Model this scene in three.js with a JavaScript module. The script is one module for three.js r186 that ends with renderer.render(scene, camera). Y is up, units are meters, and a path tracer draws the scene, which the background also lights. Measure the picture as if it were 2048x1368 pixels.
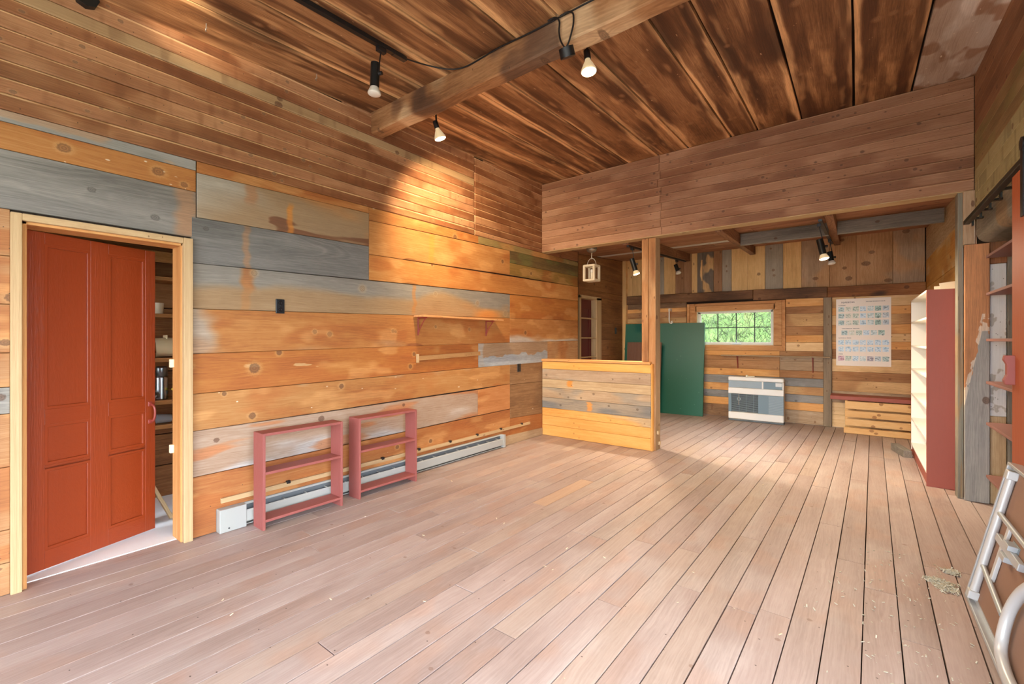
import * as THREE from 'three';
import { mergeGeometries } from 'three/addons/utils/BufferGeometryUtils.js';
import { RoundedBoxGeometry } from 'three/addons/geometries/RoundedBoxGeometry.js';

// ---------------------------------------------------------------- camera, sky, sun, exposure
const scene = new THREE.Scene();
const renderer = new THREE.WebGLRenderer({ antialias: true });
renderer.toneMapping = THREE.LinearToneMapping;
renderer.toneMappingExposure = 15.5;
renderer.shadowMap.enabled = true;
renderer.shadowMap.type = THREE.PCFSoftShadowMap;
const FPX = 896;
const camera = new THREE.PerspectiveCamera(2 * Math.atan(684 / FPX) * 180 / Math.PI, 2048 / 1368, 0.05, 200);
camera.position.set(0, 1.4, 0);
camera.rotation.set(0, 37.6 * Math.PI / 180, 0);
camera.setViewOffset(2048, 1368, 0, 4, 2048, 1368);
scene.background = new THREE.Color().setRGB(0.90, 0.97, 1.06);
const SPOT = 0.11; // scale of the track bulbs

// ---------------------------------------------------------------- helpers
let seed = 12345;
const rnd = () => { seed |= 0; seed = seed + 0x6D2B79F5 | 0; let t = Math.imul(seed ^ seed >>> 15, 1 | seed); t = t + Math.imul(t ^ t >>> 7, 61 | t) ^ t; return ((t ^ t >>> 14) >>> 0) / 4294967296; };
const rr = (a, b) => a + (b - a) * rnd();
const pick = (a) => a[Math.floor(rnd() * a.length)];
const clamp = (x, a, b) => Math.max(a, Math.min(b, x));
const sstep = (a, b, x) => { const t = clamp((x - a) / (b - a), 0, 1); return t * t * (3 - 2 * t); };
const taken = {};
function numbered(n) { const k = taken[n] = (taken[n] ?? -1) + 1; return k ? n + '_' + String(k).padStart(3, '0') : n; }
function tag(o, label, category, group, kind) { o.userData.label = label; o.userData.category = category; if (group) o.userData.group = group; if (kind) o.userData.kind = kind; return o; }
function thing(name, label, category, pos = [0, 0, 0], group) {
  const o = new THREE.Group(); o.name = numbered(name); o.position.set(...pos); scene.add(o); return tag(o, label, category, group);
}
function structure(name, label, category = 'wall') { const o = new THREE.Group(); o.name = name; scene.add(o); return tag(o, label, category, null, 'structure'); }
function mesh(name, geo, m, parent = scene) {
  const g = Array.isArray(geo) ? mergeGeometries(geo.map((q) => q.index ? q.toNonIndexed() : q)) : geo;
  const o = new THREE.Mesh(g, m); o.name = parent === scene ? numbered(name) : name; o.castShadow = o.receiveShadow = true; parent.add(o); return o;
}
const bx = (x0, x1, y0, y1, z0, z1) => { const g = new THREE.BoxGeometry(x1 - x0, y1 - y0, z1 - z0); g.translate((x0 + x1) / 2, (y0 + y1) / 2, (z0 + z1) / 2); return g; };
const rbx = (x0, x1, y0, y1, z0, z1, r = 0.004, s = 2) => { const g = new RoundedBoxGeometry(x1 - x0, y1 - y0, z1 - z0, s, Math.min(r, (x1 - x0) / 2.01, (y1 - y0) / 2.01, (z1 - z0) / 2.01)); g.translate((x0 + x1) / 2, (y0 + y1) / 2, (z0 + z1) / 2); return g; };
const V = (x, y, z) => new THREE.Vector3(x, y, z);
const tube = (pts, r, n = 24, rs = 8, closed = false) => new THREE.TubeGeometry(new THREE.CatmullRomCurve3(pts.map((p) => V(...p)), closed, 'centripetal'), n, r, rs, closed);
function rod(a, b, r, seg = 12, r2 = r) { // straight capped cylinder
  const A = V(...a), B = V(...b), d = B.clone().sub(A), g = new THREE.CylinderGeometry(r2, r, d.length(), seg);
  g.applyQuaternion(new THREE.Quaternion().setFromUnitVectors(V(0, 1, 0), d.clone().normalize())); const m = A.add(B).multiplyScalar(0.5); g.translate(m.x, m.y, m.z); return g;
}

// ---------------------------------------------------------------- procedural wood
const perm = new Uint8Array(512), val = new Float32Array(256);
for (let i = 0; i < 256; i++) { perm[i] = i; val[i] = rnd(); }
for (let i = 255; i > 0; i--) { const j = Math.floor(rnd() * (i + 1)), t = perm[i]; perm[i] = perm[j]; perm[j] = t; }
for (let i = 0; i < 256; i++) perm[i + 256] = perm[i];
function vn(x, y, per, s) {
  const x0 = Math.floor(x), y0 = Math.floor(y); let fx = x - x0, fy = y - y0; fx = fx * fx * (3 - 2 * fx); fy = fy * fy * (3 - 2 * fy);
  const a = ((x0 % per) + per) % per, b = (a + 1) % per, pa = perm[(a + s) & 255], pb = perm[(b + s) & 255], ya = y0 & 255, yb = (y0 + 1) & 255;
  const v00 = val[perm[pa + ya]], v10 = val[perm[pb + ya]], v01 = val[perm[pa + yb]], v11 = val[perm[pb + yb]];
  return (v00 + (v10 - v00) * fx) + ((v01 + (v11 - v01) * fx) - (v00 + (v10 - v00) * fx)) * fy;
}
const fb = (x, y, per, s) => vn(x, y, per, s) * 0.6 + vn(x * 2, y * 2, per * 2, s + 37) * 0.28 + vn(x * 4, y * 4, per * 4, s + 91) * 0.12;
const win = (x, a, b, q) => sstep(a - q, a + q, x) * (1 - sstep(b - q, b + q, x)); // a soft-ended stretch
const LM = 4; // a wood texture is four metres long and one board wide
let nTex = 0, nPix = 0;
function woodTex(o) {
  nTex++;
  const { Wm = 0.3, pal, gc = 0.9, bc = 0.5, knots = 3, kr = [0.012, 0.025], kcol = [88, 52, 32], khalo = null, stains = [], streaks = [], specks = 0, scol = [235, 225, 205], cath = 0, nails = 0, across = 0, marks = [] } = o;
  const w = o.w ?? 2048, h = o.h ?? Math.max(64, Math.round(Wm * 520 / 16) * 16), s = Math.floor(rnd() * 200), so = rnd() * 50;
  const data = new Uint8Array(w * h * 4), K = [];
  for (let i = 0; i < knots * 0.75; i++) K.push([rr(0, LM), rr(0.12, 0.88) * Wm, rr(...kr)]);
  for (const k of marks) K.push(k);
  for (let y = 0; y < h; y++) for (let x = 0; x < w; x++) {
    const U = x / w, um = U * LM, v = (y + 0.5) / h, vm = v * Wm;
    let vw = vm + 0.03 * (vn(U * 7, vm * 4 + so, 7, s) - 0.5) + 0.006 * (vn(U * 40, vm * 20 + so, 40, s + 5) - 0.5), kn = 9, kd = 0;
    for (const k of K) {
      let du = um - k[0]; if (du > LM / 2) du -= LM; else if (du < -LM / 2) du += LM;
      const r = k[2]; if (du > 9 * r || du < -9 * r) continue;
      const dv = vm - k[1], d2 = (du * du) / (9 * r * r) + (dv * dv) / (3 * r * r);
      if (d2 < 9) { const e = Math.exp(-d2); vw += e * (dv > 0 ? 1 : -1) * r * 0.55; const q = Math.sqrt(du * du / (1.5 * r * r) + dv * dv / (r * r)) * (1 + 0.25 * (vn(du * 200 + 50, dv * 200 + 50, 255, s) - 0.5)); if (q < kn) { kn = q; kd = r; } }
    }
    let t = 0.5 + (vn(U * 10, vw * 230 + so, 10, s + 11) - 0.5) * gc * 0.36 + (vn(U * 56, vw * 420 + so, 56, s + 17) - 0.5) * gc * 0.42 + (vn(U * 180, vw * 600 + so, 180, s + 19) - 0.5) * gc * 0.2 + (vn(U * 5, vw * 26 + so, 5, s + 23) - 0.5) * gc * 0.2 + (fb(U * 6, vm * 6 + so, 6, s + 29) - 0.5) * bc * 1.1;
    if (cath) { const dv = (vm - Wm * (0.5 + 0.5 * (vn(U * 4, 5.5, 4, s + 41) - 0.5))) / Wm, f = dv * dv * 7 + 1.2 * Math.sin(6.283 * U + so) + 0.9 * (fb(U * 9, vm * 7 + so, 9, s + 43) - 0.5), amp = vn(U * 8, 9.1, 8, s + 47); t += cath * 2.6 * amp * (vn(f * 13 + 60, 2.5 + vm, 256, s + 53) - 0.5); } // irregular flat-sawn rings
    t = clamp(t, 0, 1);
    const a = t < 0.5 ? pal[0] : pal[1], b = t < 0.5 ? pal[1] : pal[2], f = t < 0.5 ? t * 2 : t * 2 - 1;
    let R = a[0] + (b[0] - a[0]) * f, G = a[1] + (b[1] - a[1]) * f, B = a[2] + (b[2] - a[2]) * f;
    const mixc = (c, m) => { R += (c[0] - R) * m; G += (c[1] - G) * m; B += (c[2] - B) * m; };
    const shade = 0.8 + 0.4 * t; // grain keeps showing through stains
    for (const q of stains) {
      const n = fb(U * (q.fx ?? 10), vm * (q.fy ?? 5) + so + (q.s ?? 3), q.fx ?? 10, s + 61 + (q.s ?? 3)) + (q.where ? q.where(um, v) : 0);
      const m = sstep(q.thr ?? 0.5, (q.thr ?? 0.5) + (q.soft ?? 0.15), n) * (q.amt ?? 0.8);
      if (m > 0) mixc([q.col[0] * shade, q.col[1] * shade, q.col[2] * shade], m);
    }
    if (across) { const n = vn(U * 90, 3.3 + vm * 3, 90, s + 77) * 0.6 + vn(U * 33, 7.7 + vm * 3, 33, s + 83) * 0.4; const m = sstep(0.58, 0.8, n) * across; mixc(o.acol ?? [70, 38, 20], m); }
    for (const q of streaks) { const wob = (vn(3 + v * 7, um * 0.5, 64, s) - 0.5) * 0.03, m = (1 - sstep(q.w * 0.2, q.w * 0.7, Math.abs(um - q.u + wob))) * sstep(q.v0 - 0.12, q.v0 + 0.08, v) * (1 - sstep(q.v1 - 0.12, q.v1 + 0.06, v)) * (q.amt ?? 0.8); if (m > 0) mixc([q.col[0] * shade, q.col[1] * shade, q.col[2] * shade], m); }
    if (kn < 2.2) {
      if (khalo) mixc(khalo, 0.4 * (1 - sstep(1, 2.2, kn)));
      const m = 1 - sstep(0.75, 1.15, kn), c = 0.85 + 0.25 * Math.sin(kn * 14);
      mixc([kcol[0] * c, kcol[1] * c, kcol[2] * c], m * 0.5); mixc([kcol[0] * 0.7, kcol[1] * 0.7, kcol[2] * 0.7], (1 - Math.min(1, Math.abs(kn - 1) / 0.2)) * 0.35);
    }
    const i = (y * w + x) * 4; data[i] = clamp(R, 0, 255); data[i + 1] = clamp(G, 0, 255); data[i + 2] = clamp(B, 0, 255); data[i + 3] = 255;
  }
  const dot = (cx, cy, rx, ry, c, m) => { for (let y = Math.max(0, Math.floor(cy - ry)); y <= Math.min(h - 1, cy + ry); y++) for (let x = Math.floor(cx - rx); x <= cx + rx; x++) { const d = ((x - cx) / rx) ** 2 + ((y - cy) / ry) ** 2; if (d > 1) continue; const i = (y * w + ((x % w) + w) % w) * 4; for (let k = 0; k < 3; k++) data[i + k] += (c[k] - data[i + k]) * m * (1 - d * d); } };
  const px = w / LM, py = h / Wm;
  for (let i = 0; i < specks; i++) { const q = rr(0.002, 0.008); dot(rr(0, w), rr(0, h), q * px * rr(0.8, 3), q * py * rr(0.5, 1), scol, rr(0.5, 1)); }
  for (let i = 0; i < nails; i++) dot(rr(0, w), rr(0.1, 0.9) * h, 0.003 * px, 0.003 * py, [35, 25, 20], 0.9);
  const tx = new THREE.DataTexture(data, w, h); tx.colorSpace = THREE.SRGBColorSpace; tx.wrapS = THREE.RepeatWrapping; tx.wrapT = THREE.ClampToEdgeWrapping; tx.magFilter = THREE.LinearFilter; tx.minFilter = THREE.LinearMipmapLinearFilter; tx.generateMipmaps = true; tx.needsUpdate = true; return tx;
}
function grainTex(w, h, fy, fine) {
  const data = new Uint8Array(w * h * 4);
  for (let y = 0; y < h; y++) for (let x = 0; x < w; x++) {
    const U = x / w, v = y / h, vw = v + 0.06 * (vn(U * 7, v * 2, 7, 3) - 0.5);
    const g = clamp(0.5 + (vn(U * 14, vw * fy, 14, 9) - 0.5) * 0.7 + (vn(U * 80, vw * fy * 3, 80, 13) - 0.5) * fine + (vn(U * 20, v * 3, 20, 21) - 0.5) * 0.5, 0, 1) * 255;
    const i = (y * w + x) * 4; data[i] = data[i + 1] = data[i + 2] = g; data[i + 3] = 255;
  }
  const tx = new THREE.DataTexture(data, w, h); tx.wrapS = THREE.RepeatWrapping; tx.magFilter = THREE.LinearFilter; tx.minFilter = THREE.LinearMipmapLinearFilter; tx.generateMipmaps = true; tx.needsUpdate = true; return tx;
}
const BUMP = grainTex(1024, 128, 26, 0.6);
const wood = (o, extra = {}) => new THREE.MeshStandardMaterial({ map: woodTex(o), roughness: 0.72, bumpMap: BUMP, bumpScale: 0.0005, ...extra });
const shades = (m, list) => list.map((k) => { const c = m.clone(); c.color.setRGB(...(Array.isArray(k) ? k : [k, k, k])); return c; }); // one grain, several boards' own tones
const plain = (hex, roughness = 0.6, extra = {}) => new THREE.MeshStandardMaterial({ color: hex, roughness, ...extra });

// palettes (surface colours)
const ORANGE = [[142, 84, 38], [178, 117, 58], [198, 147, 88]], BROWN = [[104, 62, 34], [140, 90, 54], [172, 122, 80]], GREY = [[94, 91, 86], [126, 122, 115], [156, 151, 142]];
const TAN = [[150, 122, 86], [182, 156, 118], [205, 184, 148]], HONEY = [[188, 122, 52], [214, 152, 74], [230, 178, 108]], SHIP = [[106, 68, 40], [144, 98, 62], [176, 134, 96]];
const greyC = [132, 130, 124], orangeC = [204, 124, 48], rust = [176, 98, 38], paleC = [196, 176, 152], darkC = [86, 56, 36];

// ---------------------------------------------------------------- planks
function plankGeo(pts, T, c, u0, vflip, vmin, vmax) { // pts: four corners, counter-clockwise, front at z = 0
  const n = pts.length, ins = pts.map((p, i) => { const a = pts[(i + n - 1) % n], b = pts[(i + 1) % n], da = Math.hypot(a[0] - p[0], a[1] - p[1]) || 1, db = Math.hypot(b[0] - p[0], b[1] - p[1]) || 1; return [p[0] + ((a[0] - p[0]) / da + (b[0] - p[0]) / db) * c, p[1] + ((a[1] - p[1]) / da + (b[1] - p[1]) / db) * c]; });
  const pos = [], uv = [], vs = vmax - vmin || 1;
  const put = (p, z) => { pos.push(p[0], p[1], z); let v = (p[1] - vmin) / vs; if (vflip) v = 1 - v; uv.push(p[0] / LM + u0, clamp(v + z * 0.3, 0.004, 0.996)); };
  const quad = (a, za, b, zb, d, zd, e, ze) => { put(a, za); put(b, zb); put(d, zd); put(a, za); put(d, zd); put(e, ze); };
  for (let i = 1; i < n - 1; i++) { put(ins[0], 0); put(ins[i], 0); put(ins[i + 1], 0); put(pts[0], -T); put(pts[i + 1], -T); put(pts[i], -T); }
  for (let i = 0; i < n; i++) { const j = (i + 1) % n; quad(pts[i], -c, pts[j], -c, ins[j], 0, ins[i], 0); quad(pts[i], -T, pts[j], -T, pts[j], -c, pts[i], -c); }
  const g = new THREE.BufferGeometry(); g.setAttribute('position', new THREE.Float32BufferAttribute(pos, 3)); g.setAttribute('uv', new THREE.Float32BufferAttribute(uv, 2)); g.computeVertexNormals(); return g;
}
const B3 = (x, y, z) => new THREE.Matrix4().makeBasis(V(...x), V(...y), V(...z));
const PLANE = {
  left: { m: B3([0, 0, -1], [0, 1, 0], [1, 0, 0]), at: (a, b, d) => [d, b, -a] },
  front: { m: B3([1, 0, 0], [0, 1, 0], [0, 0, 1]), at: (a, b, d) => [a, b, d] },
  back: { m: B3([-1, 0, 0], [0, 1, 0], [0, 0, -1]), at: (a, b, d) => [-a, b, d] },
  right: { m: B3([0, 0, 1], [0, 1, 0], [-1, 0, 0]), at: (a, b, d) => [d, b, a] },
  floor: { m: B3([0, 0, -1], [-1, 0, 0], [0, 1, 0]), at: (a, b, d) => [-b, d, -a] },
  ceil: { m: B3([0, 0, -1], [1, 0, 0], [0, -1, 0]), at: (a, b, d) => [b, d, -a] },
  upright: { m: B3([0, 1, 0], [-1, 0, 0], [0, 0, 1]), at: (a, b, d) => [-b, a, d] },
};
// one plank in a plane: pts in the plane's own (along, across); depth is where the front face lies
function plank(parent, plane, depth, pts, m, { T = 0.022, c = 0.0025, name = 'board', u0 = null, gap = 0.0015, flip = null, bend = 0 } = {}) {
  const n = pts.length, cx = pts.reduce((q, p) => q + p[0], 0) / n, cy = pts.reduce((q, p) => q + p[1], 0) / n;
  const loc = pts.map((p) => [p[0] - cx, p[1] - cy]).map((p) => [p[0] - Math.sign(p[0]) * gap, p[1] - Math.sign(p[1]) * gap]);
  const g = plankGeo(loc, T, c, u0 === null ? rnd() : u0 + (cx - Math.min(...pts.map((p) => p[0]))) / LM, flip ?? rnd() < 0.5, Math.min(...loc.map((p) => p[1])), Math.max(...loc.map((p) => p[1])));
  const P = PLANE[plane], o = mesh(name, g, m, parent); o.quaternion.setFromRotationMatrix(P.m); o.position.set(...P.at(cx, cy, depth)); return o;
}
const rect = (a0, a1, b0, b1) => [[a0, b0], [a1, b0], [a1, b1], [a0, b1]];
// a long board with wavy natural edges
function wavyPlank(parent, plane, depth, a0, a1, b0, b1, m, amp, { T = 0.03, n = 14, slope = 0, name = 'board' } = {}) {
  const up = [], lo = [], p1 = rr(0, 9), p2 = rr(0, 9), w = (x, p) => amp * (Math.sin(x * 2.1 + p) * 0.6 + Math.sin(x * 5.3 + p * 2) * 0.4);
  for (let i = 0; i <= n; i++) { const x = a0 + (a1 - a0) * i / n; lo.push([x, b0 + 0.005 + amp + w(x, p1)]); up.push([x, b1 - 0.005 - amp + w(x, p2)]); }
  const pos = [], uv = [], u0 = rnd(), fl = rnd() < 0.5, am = (a0 + a1) / 2, bm = (b0 + b1) / 2;
  const put = (p, z, v) => { pos.push(p[0] - am, p[1] - bm, z); uv.push(p[0] / LM + u0, fl ? 1 - v : v); };
  const quad = (a, za, va, b, zb, vb, d, zd, vd, e, ze, ve) => { put(a, za, va); put(b, zb, vb); put(d, zd, vd); put(a, za, va); put(d, zd, vd); put(e, ze, ve); };
  for (let i = 0; i < n; i++) {
    quad(lo[i], 0, 0.01, lo[i + 1], 0, 0.01, up[i + 1], 0, 0.99, up[i], 0, 0.99);
    quad(lo[i], -T, 0.01, lo[i + 1], -T, 0.01, lo[i + 1], 0, 0.01, lo[i], 0, 0.01); quad(up[i + 1], -T, 0.99, up[i], -T, 0.99, up[i], 0, 0.99, up[i + 1], 0, 0.99);
    quad(up[i], -T, 0.99, up[i + 1], -T, 0.99, lo[i + 1], -T, 0.01, lo[i], -T, 0.01);
  }
  quad(lo[n], -T, 0.01, up[n], -T, 0.99, up[n], 0, 0.99, lo[n], 0, 0.01); quad(up[0], -T, 0.99, lo[0], -T, 0.01, lo[0], 0, 0.01, up[0], 0, 0.99);
  const g = new THREE.BufferGeometry(); g.setAttribute('position', new THREE.Float32BufferAttribute(pos, 3)); g.setAttribute('uv', new THREE.Float32BufferAttribute(uv, 2)); g.computeVertexNormals();
  const P = PLANE[plane], o = mesh(name, g, m, parent); o.quaternion.setFromRotationMatrix(P.m); o.position.set(...P.at(am, bm, depth)); return o;
}
const brownBoard = wood({ Wm: 0.3, pal: BROWN, knots: 4 }), tanBoard = wood({ Wm: 0.15, h: 96, pal: TAN, knots: 3 }), greyBoard = wood({ Wm: 0.15, h: 96, pal: GREY, knots: 3 });
const backing = plain(0x2c1d12, 0.9);

// ---------------------------------------------------------------- room numbers
const XL = -3.7, XR = 0.81, XLF = -3.87, XRF = 0.80, ZH = -5.53, ZF = -8.88, ZB = 2.6;
const ceilY = (z) => 3.70 - 0.04 * (z - ZH);          // front room ceiling rises away
const ceilFarY = (z) => 2.82 + 0.07 * (-5.65 - z);    // lean-to ceiling

// ---------------------------------------------------------------- floor
{
  const fl = structure('floor', 'worn pinkish plank floor running the length of the barn room', 'floor');
  mesh('subfloor', bx(-4.0, 1.2, -0.12, -0.03, -9.1, 2.75), backing, fl);
  const pal = [[134, 116, 109], [162, 144, 137], [182, 167, 161]];
  const mats = [];
  for (let i = 0; i < 6; i++) mats.push(wood({ Wm: 0.14, h: 96, pal: pal.map((c) => c.map((q, k) => q + [-4, 0, 3, -2, 4, 1][i] + (i === 4 && k === 2 ? -4 : 0))), gc: 0.5, bc: 0.45, knots: 1, kr: [0.005, 0.009], kcol: [140, 108, 92], cath: [0.0, 0.1, 0.0, 0.12, 0.03, 0.06][i], nails: 6, stains: [{ col: [174, 163, 157], thr: 0.5, soft: 0.25, amt: 0.5, fx: 8, fy: 6 }, { col: [164, 128, 108], thr: 0.6, soft: 0.2, amt: 0.3, fx: 12, fy: 6, s: 9 }] }, { roughness: 0.5, bumpScale: 0.00025 }));
  mats.push(wood({ Wm: 0.14, h: 96, pal: [[160, 132, 112], [178, 150, 128], [192, 168, 148]], gc: 0.6, knots: 1 }, { roughness: 0.5 }));
  const ang = 1.25 * Math.PI / 180, wd = 0.1405;
  for (let k = -34; k < 12; k++) {
    const b = 0.012 + k * wd; // board row, at z = -2.3
    let a = -2.75 + rr(-1.2, 0); // along = -z
    while (a < 8.88) {
      let e = a + rr(1.9, 4.2); if (e > 8.3) e = 8.95; if (k === -16) e = a < 3.1 ? 3.16 : a < 3.9 ? 4.0 : 8.95;
      const xm = b + Math.tan(ang) * ((Math.max(a, -2.6) + Math.min(e, 8.9)) / 2 - 2.3);
      const s = Math.max(a, -2.6), t = Math.min(e, 8.9);
      const lim = (x) => x > -3.74 - (t > 6.7 ? 0.15 : 0) - 0.1 && x < 0.98;
      if (lim(xm) && t - s > 0.2) {
        const f = (q) => -(b + Math.tan(ang) * (q - 2.3)); // across = -x
        plank(fl, 'floor', rr(-0.0012, 0.0008), [[s, f(s) - wd], [t, f(t) - wd], [t, f(t)], [s, f(s)]].map((p) => p), k === -16 && s > 3.1 && s < 3.2 ? mats[6] : pick(mats.slice(0, 6)), { T: 0.026, c: 0.0006, gap: k < -20 ? rr(0.0010, 0.0020) : rr(0.0018, 0.0036), name: 'floor_board' });
      }
      a = e;
    }
  }
}

// ---------------------------------------------------------------- ceiling of the front room
{
  const ce = structure('ceiling', 'wide dark brown plank ceiling with pale sapwood edges', 'ceiling');
  mesh('roof_deck', (() => { const g = new THREE.BoxGeometry(5.1, 0.12, 8.4); g.rotateX(Math.atan(0.04)); g.translate(-1.45, ceilY(-1.46) + 0.13, -1.46); return g; })(), backing, ce);
  const edge = (um, v) => Math.max(0, Math.abs(v - 0.5) * 2 - 0.55) * 2.2 - 0.42; // sapwood edges
  const mats = [0, 2, 4].map((i) => wood({ Wm: 0.42, h: 224, pal: [[86, 54, 30], [128 + i * 5, 86 + i * 4, 51 + i * 3], [178, 134, 92]], gc: 0.8, bc: 1.1, knots: 10, kr: [0.01, 0.02], kcol: [168, 124, 84], khalo: [176, 130, 88], cath: 0.06, specks: 14, scol: [196, 160, 120], stains: [{ col: [212, 168, 118], thr: 0.42, soft: 0.3, amt: 0.85, fx: 7, fy: 3, where: edge }, { col: [68, 36, 16], thr: 0.52, soft: 0.25, amt: 0.7, fx: 5, fy: 11, s: 7 }, { col: [196, 150, 102], thr: 0.63, soft: 0.2, amt: 0.6, fx: 9, fy: 12, s: 15 }] }, { roughness: 0.62 }));
  const greyEnd = wood({ Wm: 0.42, h: 192, pal: [[150, 126, 106], [184, 166, 148], [208, 198, 186]], gc: 0.5, bc: 1.0, knots: 3, stains: [{ col: [212, 206, 196], thr: 0.5, soft: 0.2, amt: 0.7, fx: 14, fy: 10 }, { col: [132, 92, 64], thr: 0.6, soft: 0.12, amt: 0.6, fx: 16, fy: 8, s: 8 }], specks: 60 });
  const xs = [0.84, 0.40, -0.025, -0.455, -0.86, -1.13, -1.6, -1.96, -2.36, -2.66, -2.98, -3.3, -3.72];
  const tilt = Math.atan(0.04);
  for (const [z0, z1] of [[-2.66, -5.55], [2.62, -2.66]]) {
    const zm = (z0 + z1) / 2, run = new THREE.Group(); run.name = 'board_run'; run.position.set(0, ceilY(zm), zm); run.rotation.x = tilt; ce.add(run);
    const L = (z0 - z1) / 2 / Math.cos(tilt);
    for (let i = 0; i < xs.length - 1; i++) wavyPlank(run, 'ceil', 0, -L, L, xs[i + 1], xs[i], i === 0 ? greyEnd : pick(mats), i < 7 ? 0.004 : 0.003, { T: 0.035, n: Math.ceil(L * 5) });
    run.updateMatrixWorld(true); for (const b of [...run.children]) ce.attach(b); ce.remove(run);
  }
}

// ---------------------------------------------------------------- left wall
const line = (...p) => (z) => { if (z >= p[0][0]) return p[0][1] + (p.length > 1 ? (p[1][1] - p[0][1]) / (p[1][0] - p[0][0]) * (z - p[0][0]) : 0); for (let i = 0; i < p.length - 1; i++) if (z >= p[i + 1][0]) { const t = (z - p[i][0]) / (p[i + 1][0] - p[i][0]); return p[i][1] + t * (p[i + 1][1] - p[i][1]); } return p[p.length - 1][1]; };
{
  const wl = structure('wall_left', 'left wall of wide mixed grey and orange salvaged boards under narrow shiplap', 'wall');
  const dz0 = -0.318, dz1 = -1.075, dh = 2.075; // door opening
  mesh('backing', [bx(-3.86, -3.722, 0, 3.9, dz0, ZB), bx(-3.86, -3.722, dh, 3.9, dz1, dz0), bx(-3.86, -3.722, 0, 3.9, -6.62, dz1)], backing, wl);
  const fr = XL;
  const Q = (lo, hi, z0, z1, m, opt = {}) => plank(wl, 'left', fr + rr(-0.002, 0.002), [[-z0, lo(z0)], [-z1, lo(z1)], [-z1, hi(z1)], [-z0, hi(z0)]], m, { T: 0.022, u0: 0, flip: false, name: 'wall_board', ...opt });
  const C = (y) => () => y;
  const trans = line([-0.2, 2.662], [-4.1, 2.682], [-6.6, 2.70]), L1 = line([-1.149, 2.585], [-2.562, 2.612]), L2 = line([-1.149, 2.268], [-2.562, 2.297]), L3 = line([-1.1, 1.942], [-2.562, 1.974], [-4.76, 2.012], [-6.615, 2.055]);
  const L4 = line([-1.1, 1.62], [-4.76, 1.694], [-6.615, 1.722]), L5 = line([-1.1, 1.302], [-2.5, 1.331], [-4.127, 1.357], [-6.615, 1.39]), L6 = line([-1.1, 1.018], [-4.127, 1.061], [-5.5, 1.076]);
  const L7 = line([-1.1, 0.756], [-2.26, 0.768], [-4.118, 0.786], [-4.76, 0.81]), L8 = line([-1.1, 0.43], [-3.14, 0.458], [-4.118, 0.47], [-4.76, 0.475]), R1b = line([-2.562, 2.546], [-4.127, 2.591], [-4.76, 2.602], [-6.6, 2.63]), R2 = line([-2.562, 2.22], [-4.76, 2.275], [-6.615, 2.29]);
  const or = (o = {}) => wood({ Wm: 0.3, pal: ORANGE, knots: 3, gc: 0.7, bc: 0.45, khalo: [212, 168, 112], ...o, stains: [{ col: [160, 88, 36], thr: 0.55, soft: 0.2, amt: 0.5, fx: 9, fy: 7 }, { col: [212, 160, 100], thr: 0.6, soft: 0.15, amt: 0.45, fx: 12, fy: 9, s: 5 }, ...(o.stains ?? [])] });
  const gr = (o = {}) => wood({ Wm: 0.3, pal: GREY, knots: 3, kcol: [98, 92, 84], gc: 0.7, bc: 0.5, ...o, stains: [{ col: [120, 116, 110], thr: 0.58, soft: 0.2, amt: 0.5, fx: 8, fy: 8 }, ...(o.stains ?? [])] });
  const topGrey = (amt = 0.8, edge = 0.55) => ({ col: greyC, thr: 0.6, soft: 0.35, amt, fx: 5, fy: 4, where: (u, v) => (v - edge) * 1.4 });
  const botGrey = (amt = 0.8, edge = 0.4, col = [170, 172, 174]) => ({ col, thr: 0.6, soft: 0.3, amt, fx: 6, fy: 5, where: (u, v) => (edge - v) * 1.6 });
  const endGrey = (amt, len) => ({ col: greyC, thr: 0.7, soft: 0.3, amt, fx: 6, fy: 5, where: (u) => (len - u) * 1.2 });
  // beside and above the door
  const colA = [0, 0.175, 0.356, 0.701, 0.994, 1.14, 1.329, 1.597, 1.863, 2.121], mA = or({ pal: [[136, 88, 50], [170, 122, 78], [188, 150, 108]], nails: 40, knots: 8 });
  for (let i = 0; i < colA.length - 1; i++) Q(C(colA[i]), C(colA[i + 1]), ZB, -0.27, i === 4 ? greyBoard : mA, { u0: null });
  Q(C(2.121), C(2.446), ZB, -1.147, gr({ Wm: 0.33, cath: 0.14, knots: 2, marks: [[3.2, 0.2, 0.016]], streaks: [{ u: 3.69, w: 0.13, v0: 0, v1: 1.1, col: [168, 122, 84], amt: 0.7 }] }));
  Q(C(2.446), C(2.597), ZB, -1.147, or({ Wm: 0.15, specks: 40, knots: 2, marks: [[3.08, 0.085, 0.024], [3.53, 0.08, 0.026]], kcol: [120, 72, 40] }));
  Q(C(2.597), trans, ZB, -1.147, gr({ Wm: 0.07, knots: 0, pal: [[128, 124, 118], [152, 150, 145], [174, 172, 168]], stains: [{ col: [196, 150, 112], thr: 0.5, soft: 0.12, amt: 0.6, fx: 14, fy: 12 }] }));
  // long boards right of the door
  Q(L1, trans, -1.15, -2.562, or({ Wm: 0.08, h: 64, knots: 0, pal: BROWN.map((c) => [c[0] + 34, c[1] + 22, c[2] + 4]) }));
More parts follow.
